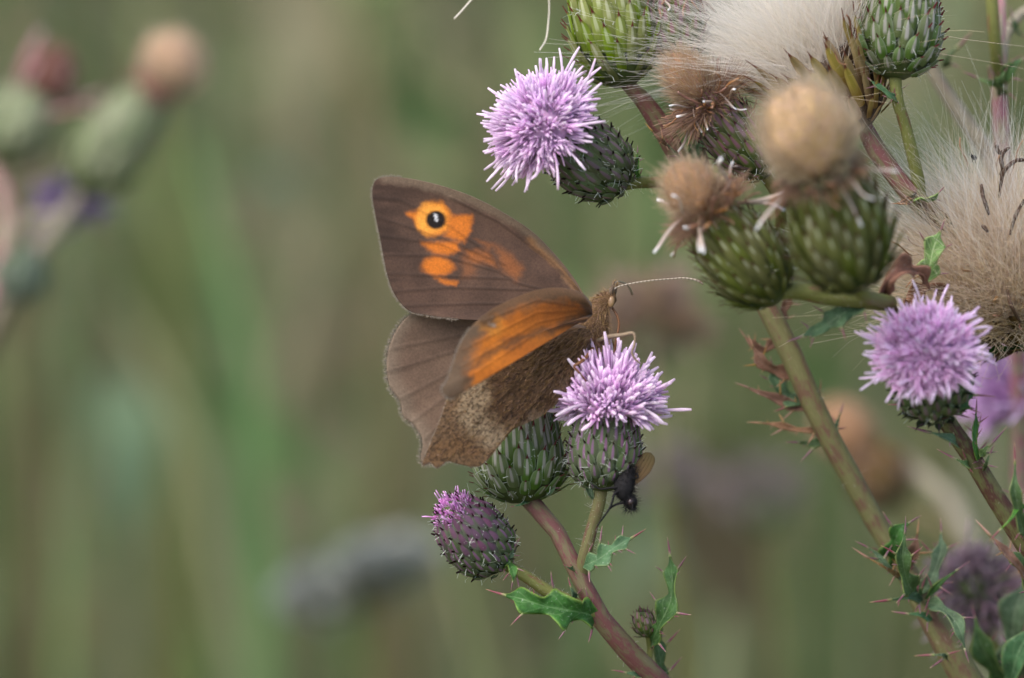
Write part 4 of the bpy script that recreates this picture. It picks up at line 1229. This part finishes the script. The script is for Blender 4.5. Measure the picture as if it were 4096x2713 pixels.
WING_MAT = mat_attr('wing_scales', 4600, .5, .22, .75, None, .15, .00003)
FRINGE = mat_hair('wing_fringe', (112, 98, 84), (158, 148, 134), .3, .15)
FUR = mat_hair('body_fur', (104, 80, 56), (176, 144, 106), .15, .3)
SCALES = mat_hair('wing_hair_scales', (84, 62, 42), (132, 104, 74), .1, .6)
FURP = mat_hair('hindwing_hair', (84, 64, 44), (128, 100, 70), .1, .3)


def wing(root, name, base, outline, depth, colour, margin, label, nu=64, nv=220, fringe=22, veins=(), vs=.25, mt=None):
    O = spline(np.array([(x, y, 0) for x, y in outline], float), nv)[:, :2]
    u = np.linspace(0, 1, nu) ** .8
    px = base[0] + (O[None, :, 0] - base[0]) * u[:, None]
    py = base[1] + (O[None, :, 1] - base[1]) * u[:, None]
    U = np.broadcast_to(u[:, None], px.shape)
    Vv = np.broadcast_to(np.linspace(0, 1, nv)[None], px.shape)
    dep = depth(px, py, U, Vv)
    ridge = np.zeros(px.shape)
    for ln in veins:
        ridge = np.maximum(ridge, soft(line(px, py, ln) - 5, 5))
    dep = dep - .05 * ridge
    c = colour(px, py, U, Vv)
    c = c * (1 - vs * ridge[..., None])
    W = PA(px.ravel(), py.ravel(), dep.ravel())
    o = part(root, name, W, grid_faces(nu, nv), mt or WING_MAT, None, np.clip(c.reshape(-1, 3), 0, 1), label)
    so = o.modifiers.new('thickness', 'SOLIDIFY')
    so.thickness, so.offset = .00007, 0
    # fringe of scales along the outer margin
    a, b = int(margin[0] * (nv - 1)), int(margin[1] * (nv - 1))
    k = RNG.uniform(a, b, 1800)
    i0 = np.floor(k).astype(int)
    f = (k - i0)[:, None]
    W2 = W.reshape(nu, nv, 3)
    roots = W2[-1, i0] * (1 - f) + W2[-1, np.minimum(i0 + 1, nv - 1)] * f
    tang = nrm(W2[-1, np.minimum(i0 + 2, nv - 1)] - W2[-1, np.maximum(i0 - 2, 0)])
    rad = nrm(W2[-1, i0] - W2[-5, i0])
    out = nrm(rad - tang * (rad * tang).sum(1, keepdims=True) + RNG.normal(0, .15, (1800, 3)))
    v, fc, uv = hairs(roots - out * .12, out, RNG.uniform(.4, 1, 1800) * mm(fringe), .05, RNG.normal(0, .1, (1800, 3)), 2, .4)
    sub(o, root, 'fringe', v, fc, FRINGE, uv, None, 'stuff')
    if mt is not None:              # loose hair scales lying on the wing
        n = 5000
        i, j = RNG.integers(8, nu - 2, n), RNG.integers(int(nv * .25), nv - 12, n)
        p0 = W2[i, j] + (W2[i + 1, j + 1] - W2[i, j]) * RNG.random((n, 1)) - FWD * .07
        v, fc, uv = hairs(p0, nrm(nrm(W2[i + 1, j] - W2[i, j]) + RNG.normal(0, .25, (n, 3)) - FWD * .2), RNG.uniform(.2, .6, n), .05, None, 2, .3)
        sub(o, root, 'hair_scales', v, fc, SCALES, uv, None, 'stuff')
    return o, W2


def build_butterfly():
    r = thing('butterfly', 'brown butterfly with orange patches and one white-centred black eyespot, feeding on the lilac flower', 'butterfly', P(2430, 1450, 0))
    # ---- far forewing, upper side
    brown, dark, orange, yellow = lin(86, 65, 53), lin(50, 37, 30), lin(192, 108, 32), lin(226, 156, 62)
    ends = [(1494, 790), (1503, 868), (1518, 945), (1533, 1022), (1549, 1095), (1574, 1168), (1612, 1225)]
    veins1 = [[(2020, 1060), (1800, 905 + 0), (1600, 800), ends[0]], [(2020, 1060), (1780, 955), ends[1]], [(1990, 1080), (1760, 975), ends[2]], [(1990, 1085), (1760, 1022), ends[3]],
              [(2040, 1115), (1760, 1105), ends[4]], [(2120, 1160), (1800, 1150), ends[5]], [(2330, 1215), (1900, 1215), ends[6]],
              [(2330, 1200), (2061, 1130), (2000, 1089), (1954, 1005)], [(2335, 1195), (2200, 1040), (2000, 890), (1800, 790)]]

    def ragged(px, py, k):
        a, b = vnoise(px, py, 34, 51) - .5, vnoise(px, py, 34, 52) - .5
        return px + k * (20 * a + 18 * (vnoise(px, py, 11, 53) - .5)), py + k * (16 * b + 12 * (vnoise(px, py, 11, 54) - .5))

    def col1(px, py, u, v):
        qx, qy = px, py
        px, py = ragged(px, py, .6)
        c = over(np.broadcast_to(brown, px.shape + (3,)), soft(vnoise(px, py, 70, 1) - .5, .4) * .5, dark)
        c = over(c, soft(.8 - u, .12) * 0 + soft(px - 1640, 120) * .35, dark)
        lat = vnoise(px, py, 17, 3, (.12, 1))
        c = over(c, soft(px - 1620, 90) * soft(.5 - lat, .2) * .55, dark * .85)
        c = over(c, soft(line(px, py, [(2330, 1180), (2230, 1035), (2130, 935), (2000, 850), (1880, 790), (1640, 718), (1540, 708)]) - 22, 16) * .55, lin(128, 112, 94))
        c = over(c, soft(line(px, py, [(2330, 1190), (2240, 1070), (2120, 960)]) - 14, 14) * .6, lin(140, 100, 62))
        for pl, k, w in [([(1800, 860), (1889, 862), (1881, 917), (1858, 970), (1780, 950)], .95, 13), ([(1628, 852), (1690, 832), (1720, 900), (1690, 925)], 1, 16),
                         ([(1686, 970), (1835, 972), (1836, 1003), (1796, 1018), (1730, 1014)], .95, 14), ([(1743, 1112), (1790, 1116), (1830, 1128), (1826, 1145), (1775, 1136)], .85, 11),
                         ([(1870, 1000), (1949, 1002), (1985, 1066), (1893, 1047)], .34, 16), ([(1982, 985), (2052, 1024), (2092, 1075), (2066, 1120), (2012, 1080)], .3, 24),
                         ([(1905, 955), (1975, 980), (1958, 1000)], .25, 14), ([(1850, 1000), (1900, 1010), (1900, 1100), (1850, 1110)], .2, 25)]:
            c = over(c, soft(sd_poly(px, py, pl), w) * k, orange)
        c = over(c, soft(ell(px, py, 1754, 1065, 62, 37), 13), orange)
        c = over(c, soft(ell(px, py, 1736, 876, 66, 70), 14), lin(206, 124, 40))
        c = over(c, soft(ell(px, py, 1722, 876, 58, 62), 14) * .75, yellow)
        c = over(c, soft(ell(qx, qy, 1744, 880, 40, 37), 7), lin(22, 15, 12))
        c = over(c, soft(line(qx, qy, [(1742, 860), (1746, 882)]) - 5, 4), lin(220, 222, 226))
        c = over(c, soft(.965 - u, .02) * soft(px - 1650, 20) * 0, brown)
        return c

    o, _ = wing(r, 'forewing', (2345, 1220), [(2340, 1190), (2300, 1120), (2230, 1030), (2130, 928), (2000, 843), (1880, 783), (1760, 742), (1640, 715), (1545, 708), (1503, 722), (1490, 765), (1500, 850),
                (1520, 950), (1535, 1030), (1550, 1100), (1572, 1165), (1605, 1215), (1640, 1245), (1720, 1264), (1850, 1278), (2000, 1282), (2150, 1277), (2280, 1255), (2335, 1235)],
                lambda px, py, u, v: 1.5 + 3.5 * (2345 - px) / 850 + 1.6 * (np.sin(u * 3.0)) * .5 - .6 * (py - 1000) / 300, col1, (.4, .78),
                'forewing upperside, brown with orange patches and a sharp black eyespot', 110, 330, 16, veins1)

    # ---- far hindwing, upper side
    def col2(px, py, u, v):
        c = over(np.broadcast_to(lin(116, 95, 80), px.shape + (3,)), soft(vnoise(px, py, 90, 5) - .5, .4) * .5, lin(92, 74, 62))
        c = over(c, soft(.52 - u, .2) * .0 + soft(line(px, py, [(1560, 1500), (1760, 1400), (2000, 1330)]) - 26, 30) * .35, lin(84, 66, 56))
        c = over(c, soft(.93 - u, .05) * 0 + soft(.95 - u, .05) * .3, lin(160, 148, 130))
        return c
    v2 = [[(2300, 1290), (1900, 1330), (1560, 1400)], [(2300, 1300), (1900, 1380), (1550, 1490)], [(2280, 1320), (1900, 1440), (1600, 1600)], [(2280, 1340), (1900, 1500), (1650, 1690)], [(2250, 1360), (1900, 1560), (1700, 1760)]]
    wing(r, 'hindwing', (2340, 1262), [(2320, 1245), (2250, 1230), (2100, 1225), (1900, 1225), (1750, 1233), (1660, 1248), (1600, 1300), (1558, 1385), (1547, 1470), (1562, 1550), (1600, 1605), (1614, 1665),
         (1655, 1700), (1690, 1760), (1688, 1850), (1760, 1850), (1900, 1790), (2050, 1700), (2200, 1560), (2300, 1400), (2330, 1320)],
         lambda px, py, u, v: 3.2 + 2.6 * (2345 - px) / 800 + .8 * np.sin(u * 3) + 1.2 * (py - 1300) / 400, col2, (.22, .68), 'hindwing upperside, plain soft grey-brown', 64, 240, 24, v2)

    # ---- near hindwing, underside
    bound = [(2060, 1250), (1985, 1400), (1965, 1450), (1985, 1500), (1960, 1555), (1925, 1590), (1950, 1600), (1965, 1615), (1945, 1650), (1990, 1660), (2000, 1690), (2040, 1690), (2120, 1660), (2420, 1560), (2480, 1200)]

    def col3(px, py, u, v):
        base = lin(102, 79, 55)
        px = px + 46 * (vnoise(px, py, 38, 31) - .5) + 16 * (vnoise(px, py, 13, 33) - .5)
        py = py + 46 * (vnoise(px, py, 38, 32) - .5) + 16 * (vnoise(px, py, 13, 34) - .5)
        c = np.broadcast_to(base, px.shape + (3,))
        c = over(c, soft(sd_poly(px, py, bound), 9), lin(80, 59, 39))
        c = over(c, soft(np.abs(sd_poly(px, py, bound) + 26) - 18, 22) * .55, lin(74, 50, 30))
        band = soft(line(px, py, [(1800, 1500), (1870, 1520), (1900, 1590), (1880, 1660), (1930, 1710), (1960, 1750)]) - 52, 30) * (1 - soft(sd_poly(px, py, bound), 9))
        c = over(c, band * .75, lin(150, 132, 106))
        c = over(c, soft(line(px, py, [(1720, 1830), (1780, 1790), (1850, 1790), (1900, 1800)]) - 34, 26) * .7, lin(104, 76, 48))
        c = over(c, soft(line(px, py, [(1690, 1850), (1760, 1690), (1800, 1590)]) - 26, 22) * .6, lin(96, 76, 56))
        sp = vnoise(px, py, 7, 9)
        c = over(c, soft(sp - .76, .07) * 0 + soft(vnoise(px, py, 9, 12) * -1 + .72, .1) * 0, base)
        c = over(c, soft(line(px, py, [(2370, 1400), (2290, 1520), (2200, 1640), (2050, 1722)]) - 16, 16) * .5, lin(150, 130, 110))
        return c
    v3 = [[(2330, 1340), (2100, 1500), (1750, 1840)], [(2330, 1350), (2120, 1560), (1840, 1850)], [(2330, 1360), (2150, 1600), (1950, 1830)], [(2300, 1350), (2000, 1470), (1720, 1790)], [(2340, 1380), (2200, 1580), (2060, 1715)]]
    wing(r, 'hindwing', (2358, 1325), [(2330, 1300), (2230, 1300), (2080, 1340), (1950, 1400), (1860, 1480), (1800, 1570), (1760, 1680), (1716, 1785), (1690, 1862), (1722, 1852), (1748, 1874), (1785, 1846), (1835, 1858),
         (1915, 1866), (1950, 1838), (1990, 1788), (2050, 1722), (2110, 1692), (2160, 1668), (2205, 1632), (2250, 1590), (2290, 1520), (2330, 1450), (2365, 1385)],
         lambda px, py, u, v: -1.6 - 3.4 * (2358 - px) / 650 - .9 * np.sin(u * 3.1) - 2.4 * np.clip((py - 1500) / 300, -1, 1.2) * u, col3, (.3, .7), 'hindwing underside, speckled brown with a paler scalloped band', 96, 300, 9, v3, .15, mat_attr('wing_underside_speckled', 4600, .5, .2, .8, None, .15, .00006, .6))

    # ---- near forewing, underside
    def col4(px, py, u, v):
        px, py = ragged(px, py, 1.6)
        c = over(np.broadcast_to(lin(200, 116, 34), px.shape + (3,)), soft(vnoise(px, py, 60, 21) - .45, .3) * .5, lin(166, 88, 26))
        c = over(c, soft(2130 - px, 160) * .45, lin(128, 72, 30))
        c = over(c, soft(line(px, py, [(2372, 1255), (2365, 1215), (2330, 1175), (2250, 1155), (2150, 1162), (2050, 1198), (1960, 1245), (1885, 1310)]) - 50, 36) * .95, lin(94, 73, 53))
        c = over(c, soft(line(px, py, [(1885, 1300), (1840, 1380), (1815, 1450), (1795, 1530)]) - 62, 44) * .95, lin(104, 85, 66))
        c = over(c, soft(ell(px, py, 1800, 1540, 80, 96), 36), lin(104, 85, 66))
        c = over(c, soft(line(px, py, [(1830, 1580), (1890, 1472), (1970, 1408), (2090, 1352), (2230, 1310), (2340, 1290)]) - 14, 20) * .8, lin(92, 68, 46))
        c = over(c, soft(line(px, py, [(2300, 1300), (2360, 1260), (2340, 1210)]) - 34, 34) * .8, lin(96, 68, 42))
        c = over(c, soft(ell(px, py, 1972, 1306, 46, 34), 20) * .6, lin(214, 142, 52))
        c = over(c, soft(ell(px, py, 1962, 1286, 30, 24), 20) * .85, lin(66, 50, 38))
        c = over(c, soft(line(px, py, [(1958, 1278), (1976, 1296)]) - 3, 6) * .6, lin(180, 170, 156))
        return c
    v4 = [[(2340, 1240), (2150, 1250), (1850, 1400)], [(2340, 1250), (2150, 1290), (1840, 1470)], [(2340, 1262), (2150, 1330), (1860, 1520)], [(2345, 1230), (2150, 1200), (1920, 1290)]]
    wing(r, 'forewing', (2370, 1258), [(2366, 1215), (2330, 1175), (2250, 1153), (2150, 1160), (2050, 1196), (1960, 1243), (1885, 1308), (1840, 1380), (1815, 1450), (1790, 1520), (1768, 1562), (1800, 1594), (1832, 1580),
         (1860, 1530), (1890, 1470), (1965, 1408), (2090, 1350), (2230, 1308), (2340, 1288)],
         lambda px, py, u, v: -1.8 - 14.5 * np.hypot(px - 2370, py - 1258) / 690 - 1.2 * np.sin(u * 3), col4, (.36, .7), 'forewing underside, orange with brown border', 70, 240, 14, v4, .12)

    # ---- body: one continuous mesh from palps to tail
    bp = [(2466, 1204, 0, 4), (2458, 1202, 0, 23), (2440, 1200, 0, 34), (2420, 1206, 0, 37), (2402, 1224, 0, 38), (2388, 1256, 0, 48), (2378, 1300, 0, 56), (2368, 1345, 0, 52), (2346, 1392, .3, 38),
          (2312, 1440, .5, 38), (2272, 1500, .8, 37), (2236, 1556, 1, 29), (2210, 1598, 1.2, 14), (2202, 1610, 1.3, 3)]
    A = spline(np.array([np.append(P(x, y, d), mm(q)) for x, y, d, q in bp]), 60)
    v, f, u = tube(A[:, :3], A[:, 3], 18, .02, 5)
    body = part(r, 'body', v, f, mat_plain('body_scales', lin(96, 72, 50), .85, 2500, .4), u)
    # fur over head and thorax
    n = 5200
    i = RNG.integers(1, 40, n)
    T, N, B = frames(A[:, :3])
    a = RNG.uniform(0, 2 * math.pi, n)[:, None]
    out = np.cos(a) * N[i] + np.sin(a) * B[i]
    v, f, u = hairs(A[i, :3] + out * A[i, 3:4] * .97, nrm(out * .8 + T[i] * .9 + RNG.normal(0, .35, (n, 3))), RNG.uniform(.35, 1.0, n) * np.where(i < 18, .7, 1.1), .045, RNG.normal(0, .3, (n, 3)), 3, .3)
    sub(body, r, 'fur', v, f, FUR, u, None, 'stuff')
    n = 2400                                            # long hair running out over the near hindwing base
    px, py = RNG.uniform(2130, 2390, n), RNG.uniform(1310, 1540, n)
    ok = (py < 1330 + (2390 - px) * 1.0) & (py > 1290 + (2390 - px) * .22)
    px, py = px[ok], py[ok]
    n = len(px)
    roots = PA(px, py, -2.1 - 3.4 * (2358 - px) / 650 - .5)
    d = nrm(np.array((-.75, -.12, -.6)) + RNG.normal(0, .25, (n, 3)))
    v, f, u = hairs(roots, d, RNG.uniform(.5, 1.3, n), .045, RNG.normal(0, .2, (n, 3)), 3, .3)
    sub(body, r, 'fur', v, f, FURP, u, None, 'stuff')
    # eyes
    em = NT('compound_eye')
    ce = em.mix(em.smooth(em.noise(2600), .62, .7), lin(140, 112, 80), lin(60, 44, 32))
    em = em.finish(ce, .25, 0, None, spec=.6)
    for d in (-.78, .78):
        c = P(2444, 1208, d)
        q, t2 = np.linspace(0, math.pi, 12), np.linspace(0, 2 * math.pi, 18, endpoint=False)
        k = np.stack([np.sin(q)[:, None] * np.cos(t2) * .36, np.sin(q)[:, None] * np.sin(t2) * .26, np.broadcast_to(np.cos(q)[:, None], (12, 18)) * .58], -1).reshape(-1, 3)
        part(r, 'eye', c + k[:, :1] * RIGHT + k[:, 1:2] * FWD + k[:, 2:] * UP + k[:, 2:] * RIGHT * .12, grid_faces(12, 18, True), em)
    pm = mat_plain('palp_scales', lin(92, 78, 66), .8, 3000, .4)
    for pts in ([(2432, 1190, -.4), (2446, 1160, -.5), (2458, 1126, -.5)], [(2446, 1190, .2), (2458, 1165, .2), (2469, 1136, .2)]):
        A2 = spline([P(*p) for p in pts], 12)
        v, f, u = tube(A2, np.interp(np.linspace(0, 1, 12), [0, .4, 1], [.2, .26, .05]), 8)
        o = part(r, 'palp', v, f, pm, u)
        n = 220
        i = RNG.integers(0, 11, n)
        d = nrm(np.gradient(A2, axis=0))[i]
        v, f, u = hairs(A2[i], nrm(d + RNG.normal(0, .4, (n, 3))), RNG.uniform(.25, .55, n), .04, None, 2, .3)
        sub(o, r, 'fur', v, f, FUR, u, None, 'stuff')
    # antennae
    am = NT('antenna_rings')
    ax, ay = am.uv()
    am = am.finish(am.mix(am.smooth(ay, 9.0, 10.6), am.mix(am.smooth(am.math('FRACT', am.math('MULTIPLY', ay, 2.6)), .3, .5), lin(124, 112, 98), lin(168, 158, 144)), lin(110, 84, 70)), .5)
    for pts in ([(2433, 1182, -.3), (2450, 1162, -.4), (2474, 1147, -.6), (2584, 1125, -1), (2680, 1116, -1), (2738, 1113, -1), (2790, 1123, -1), (2813, 1138, -1)],
                [(2440, 1160, .5), (2462, 1131, 2), (2490, 1130, 5), (2512, 1143, 8), (2522, 1160, 9), (2530, 1180, 10)]):
        A2 = spline([P(*p) for p in pts], 60)
        v, f, u = tube(A2, np.interp(np.linspace(0, 1, 60), [0, .05, .7, .88, .97, 1], [.13, .075, .07, .11, .12, .05]), 8)
        part(r, 'antenna', v, f, am, u)
    lm = mat_plain('leg_brown', lin(112, 76, 50), .5, 2500, .3)
    lg = mat_plain('leg_grey', lin(128, 112, 92), .7, 2500, .4)
    A2 = spline([P(*p) for p in [(2450, 1232, 0), (2468, 1262, -.2), (2476, 1292, -.3), (2472, 1325, -.4), (2463, 1370, -.6), (2453, 1452, -1)]], 40)
    v, f, u = tube(A2, np.linspace(.13, .07, 40), 8)
    part(r, 'proboscis', v, f, lm, u)
    for pts, rad, mt in [([(2390, 1362, -1), (2440, 1347, -2), (2490, 1340, -2.6), (2534, 1334, -3), (2540, 1350, -3), (2536, 1385, -3), (2528, 1410, -3), (2540, 1436, -3), (2562, 1456, -3)], [.2, .24, .2, .17, .14, .12, .12, .1, .08], lg),
                         ([(2398, 1300, 1.2), (2415, 1322, 2), (2440, 1350, 3), (2462, 1395, 3.2), (2470, 1420, 3)], [.14, .13, .12, .1, .08], lm),
                         ([(2372, 1392, -1.2), (2345, 1430, -3), (2318, 1452, -4), (2296, 1466, -4), (2312, 1486, -4), (2335, 1514, -3.6), (2352, 1534, -3.2)], [.2, .19, .16, .13, .11, .09, .07], lm),
                         ([(2376, 1385, 1.2), (2400, 1420, 3), (2430, 1440, 4), (2450, 1475, 4.4)], [.16, .14, .12, .08], lm)]:
        A2 = spline(np.array([np.append(P(*p), q) for p, q in zip(pts, rad)]), 46)
        v, f, u = tube(A2[:, :3], A2[:, 3], 8)
        o = part(r, 'leg', v, f, mt, u)
        n = 160
        i = RNG.integers(0, 45, n)
        v, f, u = hairs(A2[i, :3], nrm(RNG.normal(0, 1, (n, 3)) + (0, 0, -.3)), RNG.uniform(.15, .3, n), .025, None, 2, .3)
        sub(o, r, 'bristle', v, f, FUR, u, None, 'stuff')


# ------------------------------------------------------------------ fly and small bugs
def insect_body(r, name, pts, mt, sides=14):
    A = spline(np.array([np.append(P(x, y, d), mm(q)) for x, y, d, q in pts]), 34)
    v, f, u = tube(A[:, :3], A[:, 3], sides)
    return part(r, name, v, f, mt, u), A


def limb(r, pts, rad, mt, name='leg'):
    A = spline([P(*p) for p in pts], 22)
    v, f, u = tube(A, np.linspace(rad, rad * .45, 22), 6)
    return part(r, name, v, f, mt, u)


def build_small_insects():
    bk = mat_plain('fly_black', lin(24, 23, 25), .8, 2500, .4, 0, .2)
    r = thing('fly', 'small black bristly fly with an amber wing hanging below the flower head', 'fly', P(2480, 1935, -2))
    body, A = insect_body(r, 'body', [(2530, 1872, -3, 8), (2518, 1896, -3, 26), (2506, 1925, -3.2, 36), (2496, 1952, -3.4, 40), (2502, 1978, -3.5, 34), (2512, 1994, -3.5, 22), (2520, 2008, -3.5, 30), (2522, 2026, -3.5, 22), (2518, 2040, -3.5, 6)], bk)
    n = 1100
    i = RNG.integers(1, 32, n)
    o = nrm(RNG.normal(0, 1, (n, 3)))
    v, f, u = hairs(A[i, :3] + o * A[i, 3:4] * .9, o, RNG.uniform(.3, .75, n), .06, RNG.normal(0, .2, (n, 3)), 2, .2)
    sub(body, r, 'bristle', v, f, bk, u, None, 'stuff')
    for d in (-.6, .6):
        c = P(2522, 2010, -3.5 + d)
        q, t2 = np.linspace(0, math.pi, 10), np.linspace(0, 2 * math.pi, 14, endpoint=False)
        k = np.stack([np.sin(q)[:, None] * np.cos(t2), np.sin(q)[:, None] * np.sin(t2), np.broadcast_to(np.cos(q)[:, None], (10, 14))], -1).reshape(-1, 3) * (.3, .26, .36)
        part(r, 'eye', c + k, grid_faces(10, 14, True), mat_plain('fly_eye', lin(48, 36, 38), .25, 3000, .3, 0, .6))
    m = NT('fly_wing')
    x, y = m.uv()
    sv = m.math('ABSOLUTE', m.math('SUBTRACT', m.math('FRACT', m.math('MULTIPLY', x, 5.0)), .5))
    c = m.mix(m.math('MULTIPLY', m.smooth(sv, .09, .04), .8), m.mix(y, lin(110, 78, 40), lin(88, 80, 56)), lin(52, 42, 28))
    c = m.mix(m.smooth(m.math('ABSOLUTE', m.math('SUBTRACT', x, .5)), .45, .49), c, lin(40, 34, 26))
    bs = m.n('ShaderNodeBsdfPrincipled')
    m.set(bs.inputs['Base Color'], c)
    bs.inputs['Roughness'].default_value = .3
    tp = m.n('ShaderNodeBsdfTransparent')
    m.set(tp.inputs[0], lin(214, 190, 140))
    mx = m.n('ShaderNodeMixShader')
    mx.inputs[0].default_value = .62
    m.set(mx.inputs[1], tp.outputs[0])
    m.set(mx.inputs[2], bs.outputs[0])
    m.t.links.new(mx.outputs[0], m.out.inputs['Surface'])
    for pts, w, dd in (([(2528, 1936, -3.4), (2558, 1895, -2.8), (2585, 1850, -2.2), (2604, 1812, -1.6)], 34, 0), ([(2520, 1920, -2.4), (2530, 1870, -.6), (2545, 1820, 1), (2560, 1780, 2)], 24, 1)):
        A2 = spline([P(*p) for p in pts], 18)
        t = np.linspace(0, 1, 18)
        T = nrm(np.gradient(A2, axis=0))
        S = nrm(np.cross(T, (0, -1, .2)))
        hw = mm(w) * np.interp(t, [0, .15, .55, .85, .95, 1], [.25, .6, 1, .9, .6, .1])
        cs = np.linspace(-1, 1, 9)
        V = (A2[:, None] + S[:, None] * (hw[:, None] * cs)[..., None]).reshape(-1, 3)
        uv = np.stack([np.broadcast_to(cs[None] * .5 + .5, (18, 9)), np.broadcast_to(t[:, None], (18, 9))], -1).reshape(-1, 2)
        part(r, 'wing', V, grid_faces(18, 9), m.m, uv)
    for pts, q in [([(2492, 1940, -4), (2462, 1950, -4), (2440, 1952, -4), (2400, 1956, -4), (2372, 1940, -4), (2362, 1935, -3.5)], .14), ([(2480, 1965, -4), (2458, 1975, -4.4), (2450, 2005, -4.6), (2435, 2040, -4.6), (2405, 2080, -4.6), (2390, 2105, -4.6)], .15),
                   ([(2495, 2010, -4), (2465, 2018, -4.4), (2438, 2036, -4.4), (2420, 2062, -4.4), (2404, 2085, -4.3)], .14), ([(2530, 2010, -4), (2530, 2030, -4.4), (2526, 2046, -4.6)], .1),
                   ([(2520, 1915, -2.6), (2545, 1895, -3), (2552, 1910, -3.5), (2530, 1915, -4)], .13), ([(2512, 2018, -3), (2505, 2034, -3), (2500, 2042, -3)], .1)]:
        limb(r, pts, q, bk)
    # small brown bug on the slim head
    br = mat_plain('bug_dark_brown', lin(48, 32, 24), .4, 2500, .4, 0, .5)
    b2 = mat_plain('bug_legs', lin(112, 88, 68), .6, 2500, .3)
    r = thing('bug', 'tiny dark brown bug with long antennae clinging under the slim tufted head', 'bug', P(2985, 675, -1))
    insect_body(r, 'body', [(2996, 676, -1, 3), (2984, 675, -1.2, 6), (2970, 675, -1.4, 8), (2955, 670, -1.5, 12), (2943, 668, -1.5, 12), (2932, 668, -1.5, 8), (2926, 664, -1.5, 3)], br)
    limb(r, [(2927, 660, -1.5), (2914, 645, -1.8), (2906, 628, -2), (2903, 615, -2)], .09, br, 'antenna')
    limb(r, [(2930, 664, -1.4), (2932, 648, -1.2), (2938, 628, -1)], .07, b2, 'leg')
    limb(r, [(2930, 676, -1.5), (2924, 690, -1.8), (2934, 702, -2), (2946, 710, -2)], .06, b2, 'leg')
    limb(r, [(2932, 678, -1.5), (2910, 690, -2), (2890, 701, -2.4), (2882, 712, -2.4)], .05, b2, 'leg')
    limb(r, [(2950, 666, -1.2), (2942, 652, -.6), (2952, 650, 0)], .06, b2, 'leg')
    # tiny gnat caught on the fluff
    r = thing('gnat', 'minute black gnat resting on the pale seed fluff', 'gnat', P(3894, 630, -1))
    insect_body(r, 'body', [(3884, 620, -1, 2), (3888, 624, -1, 7), (3894, 629, -1, 9), (3901, 634, -1, 8), (3906, 638, -1, 2)], bk, 10)
    for a, b in (((3890, 630), (3888, 650)), ((3897, 634), (3902, 652)), ((3886, 622), (3872, 618)), ((3888, 622), (3878, 608))):
        limb(r, [(*a, -1), ((a[0] + b[0]) / 2 + 2, (a[1] + b[1]) / 2, -1.5), (*b, -1.2)], .04, bk)


build_butterfly()
build_small_insects()
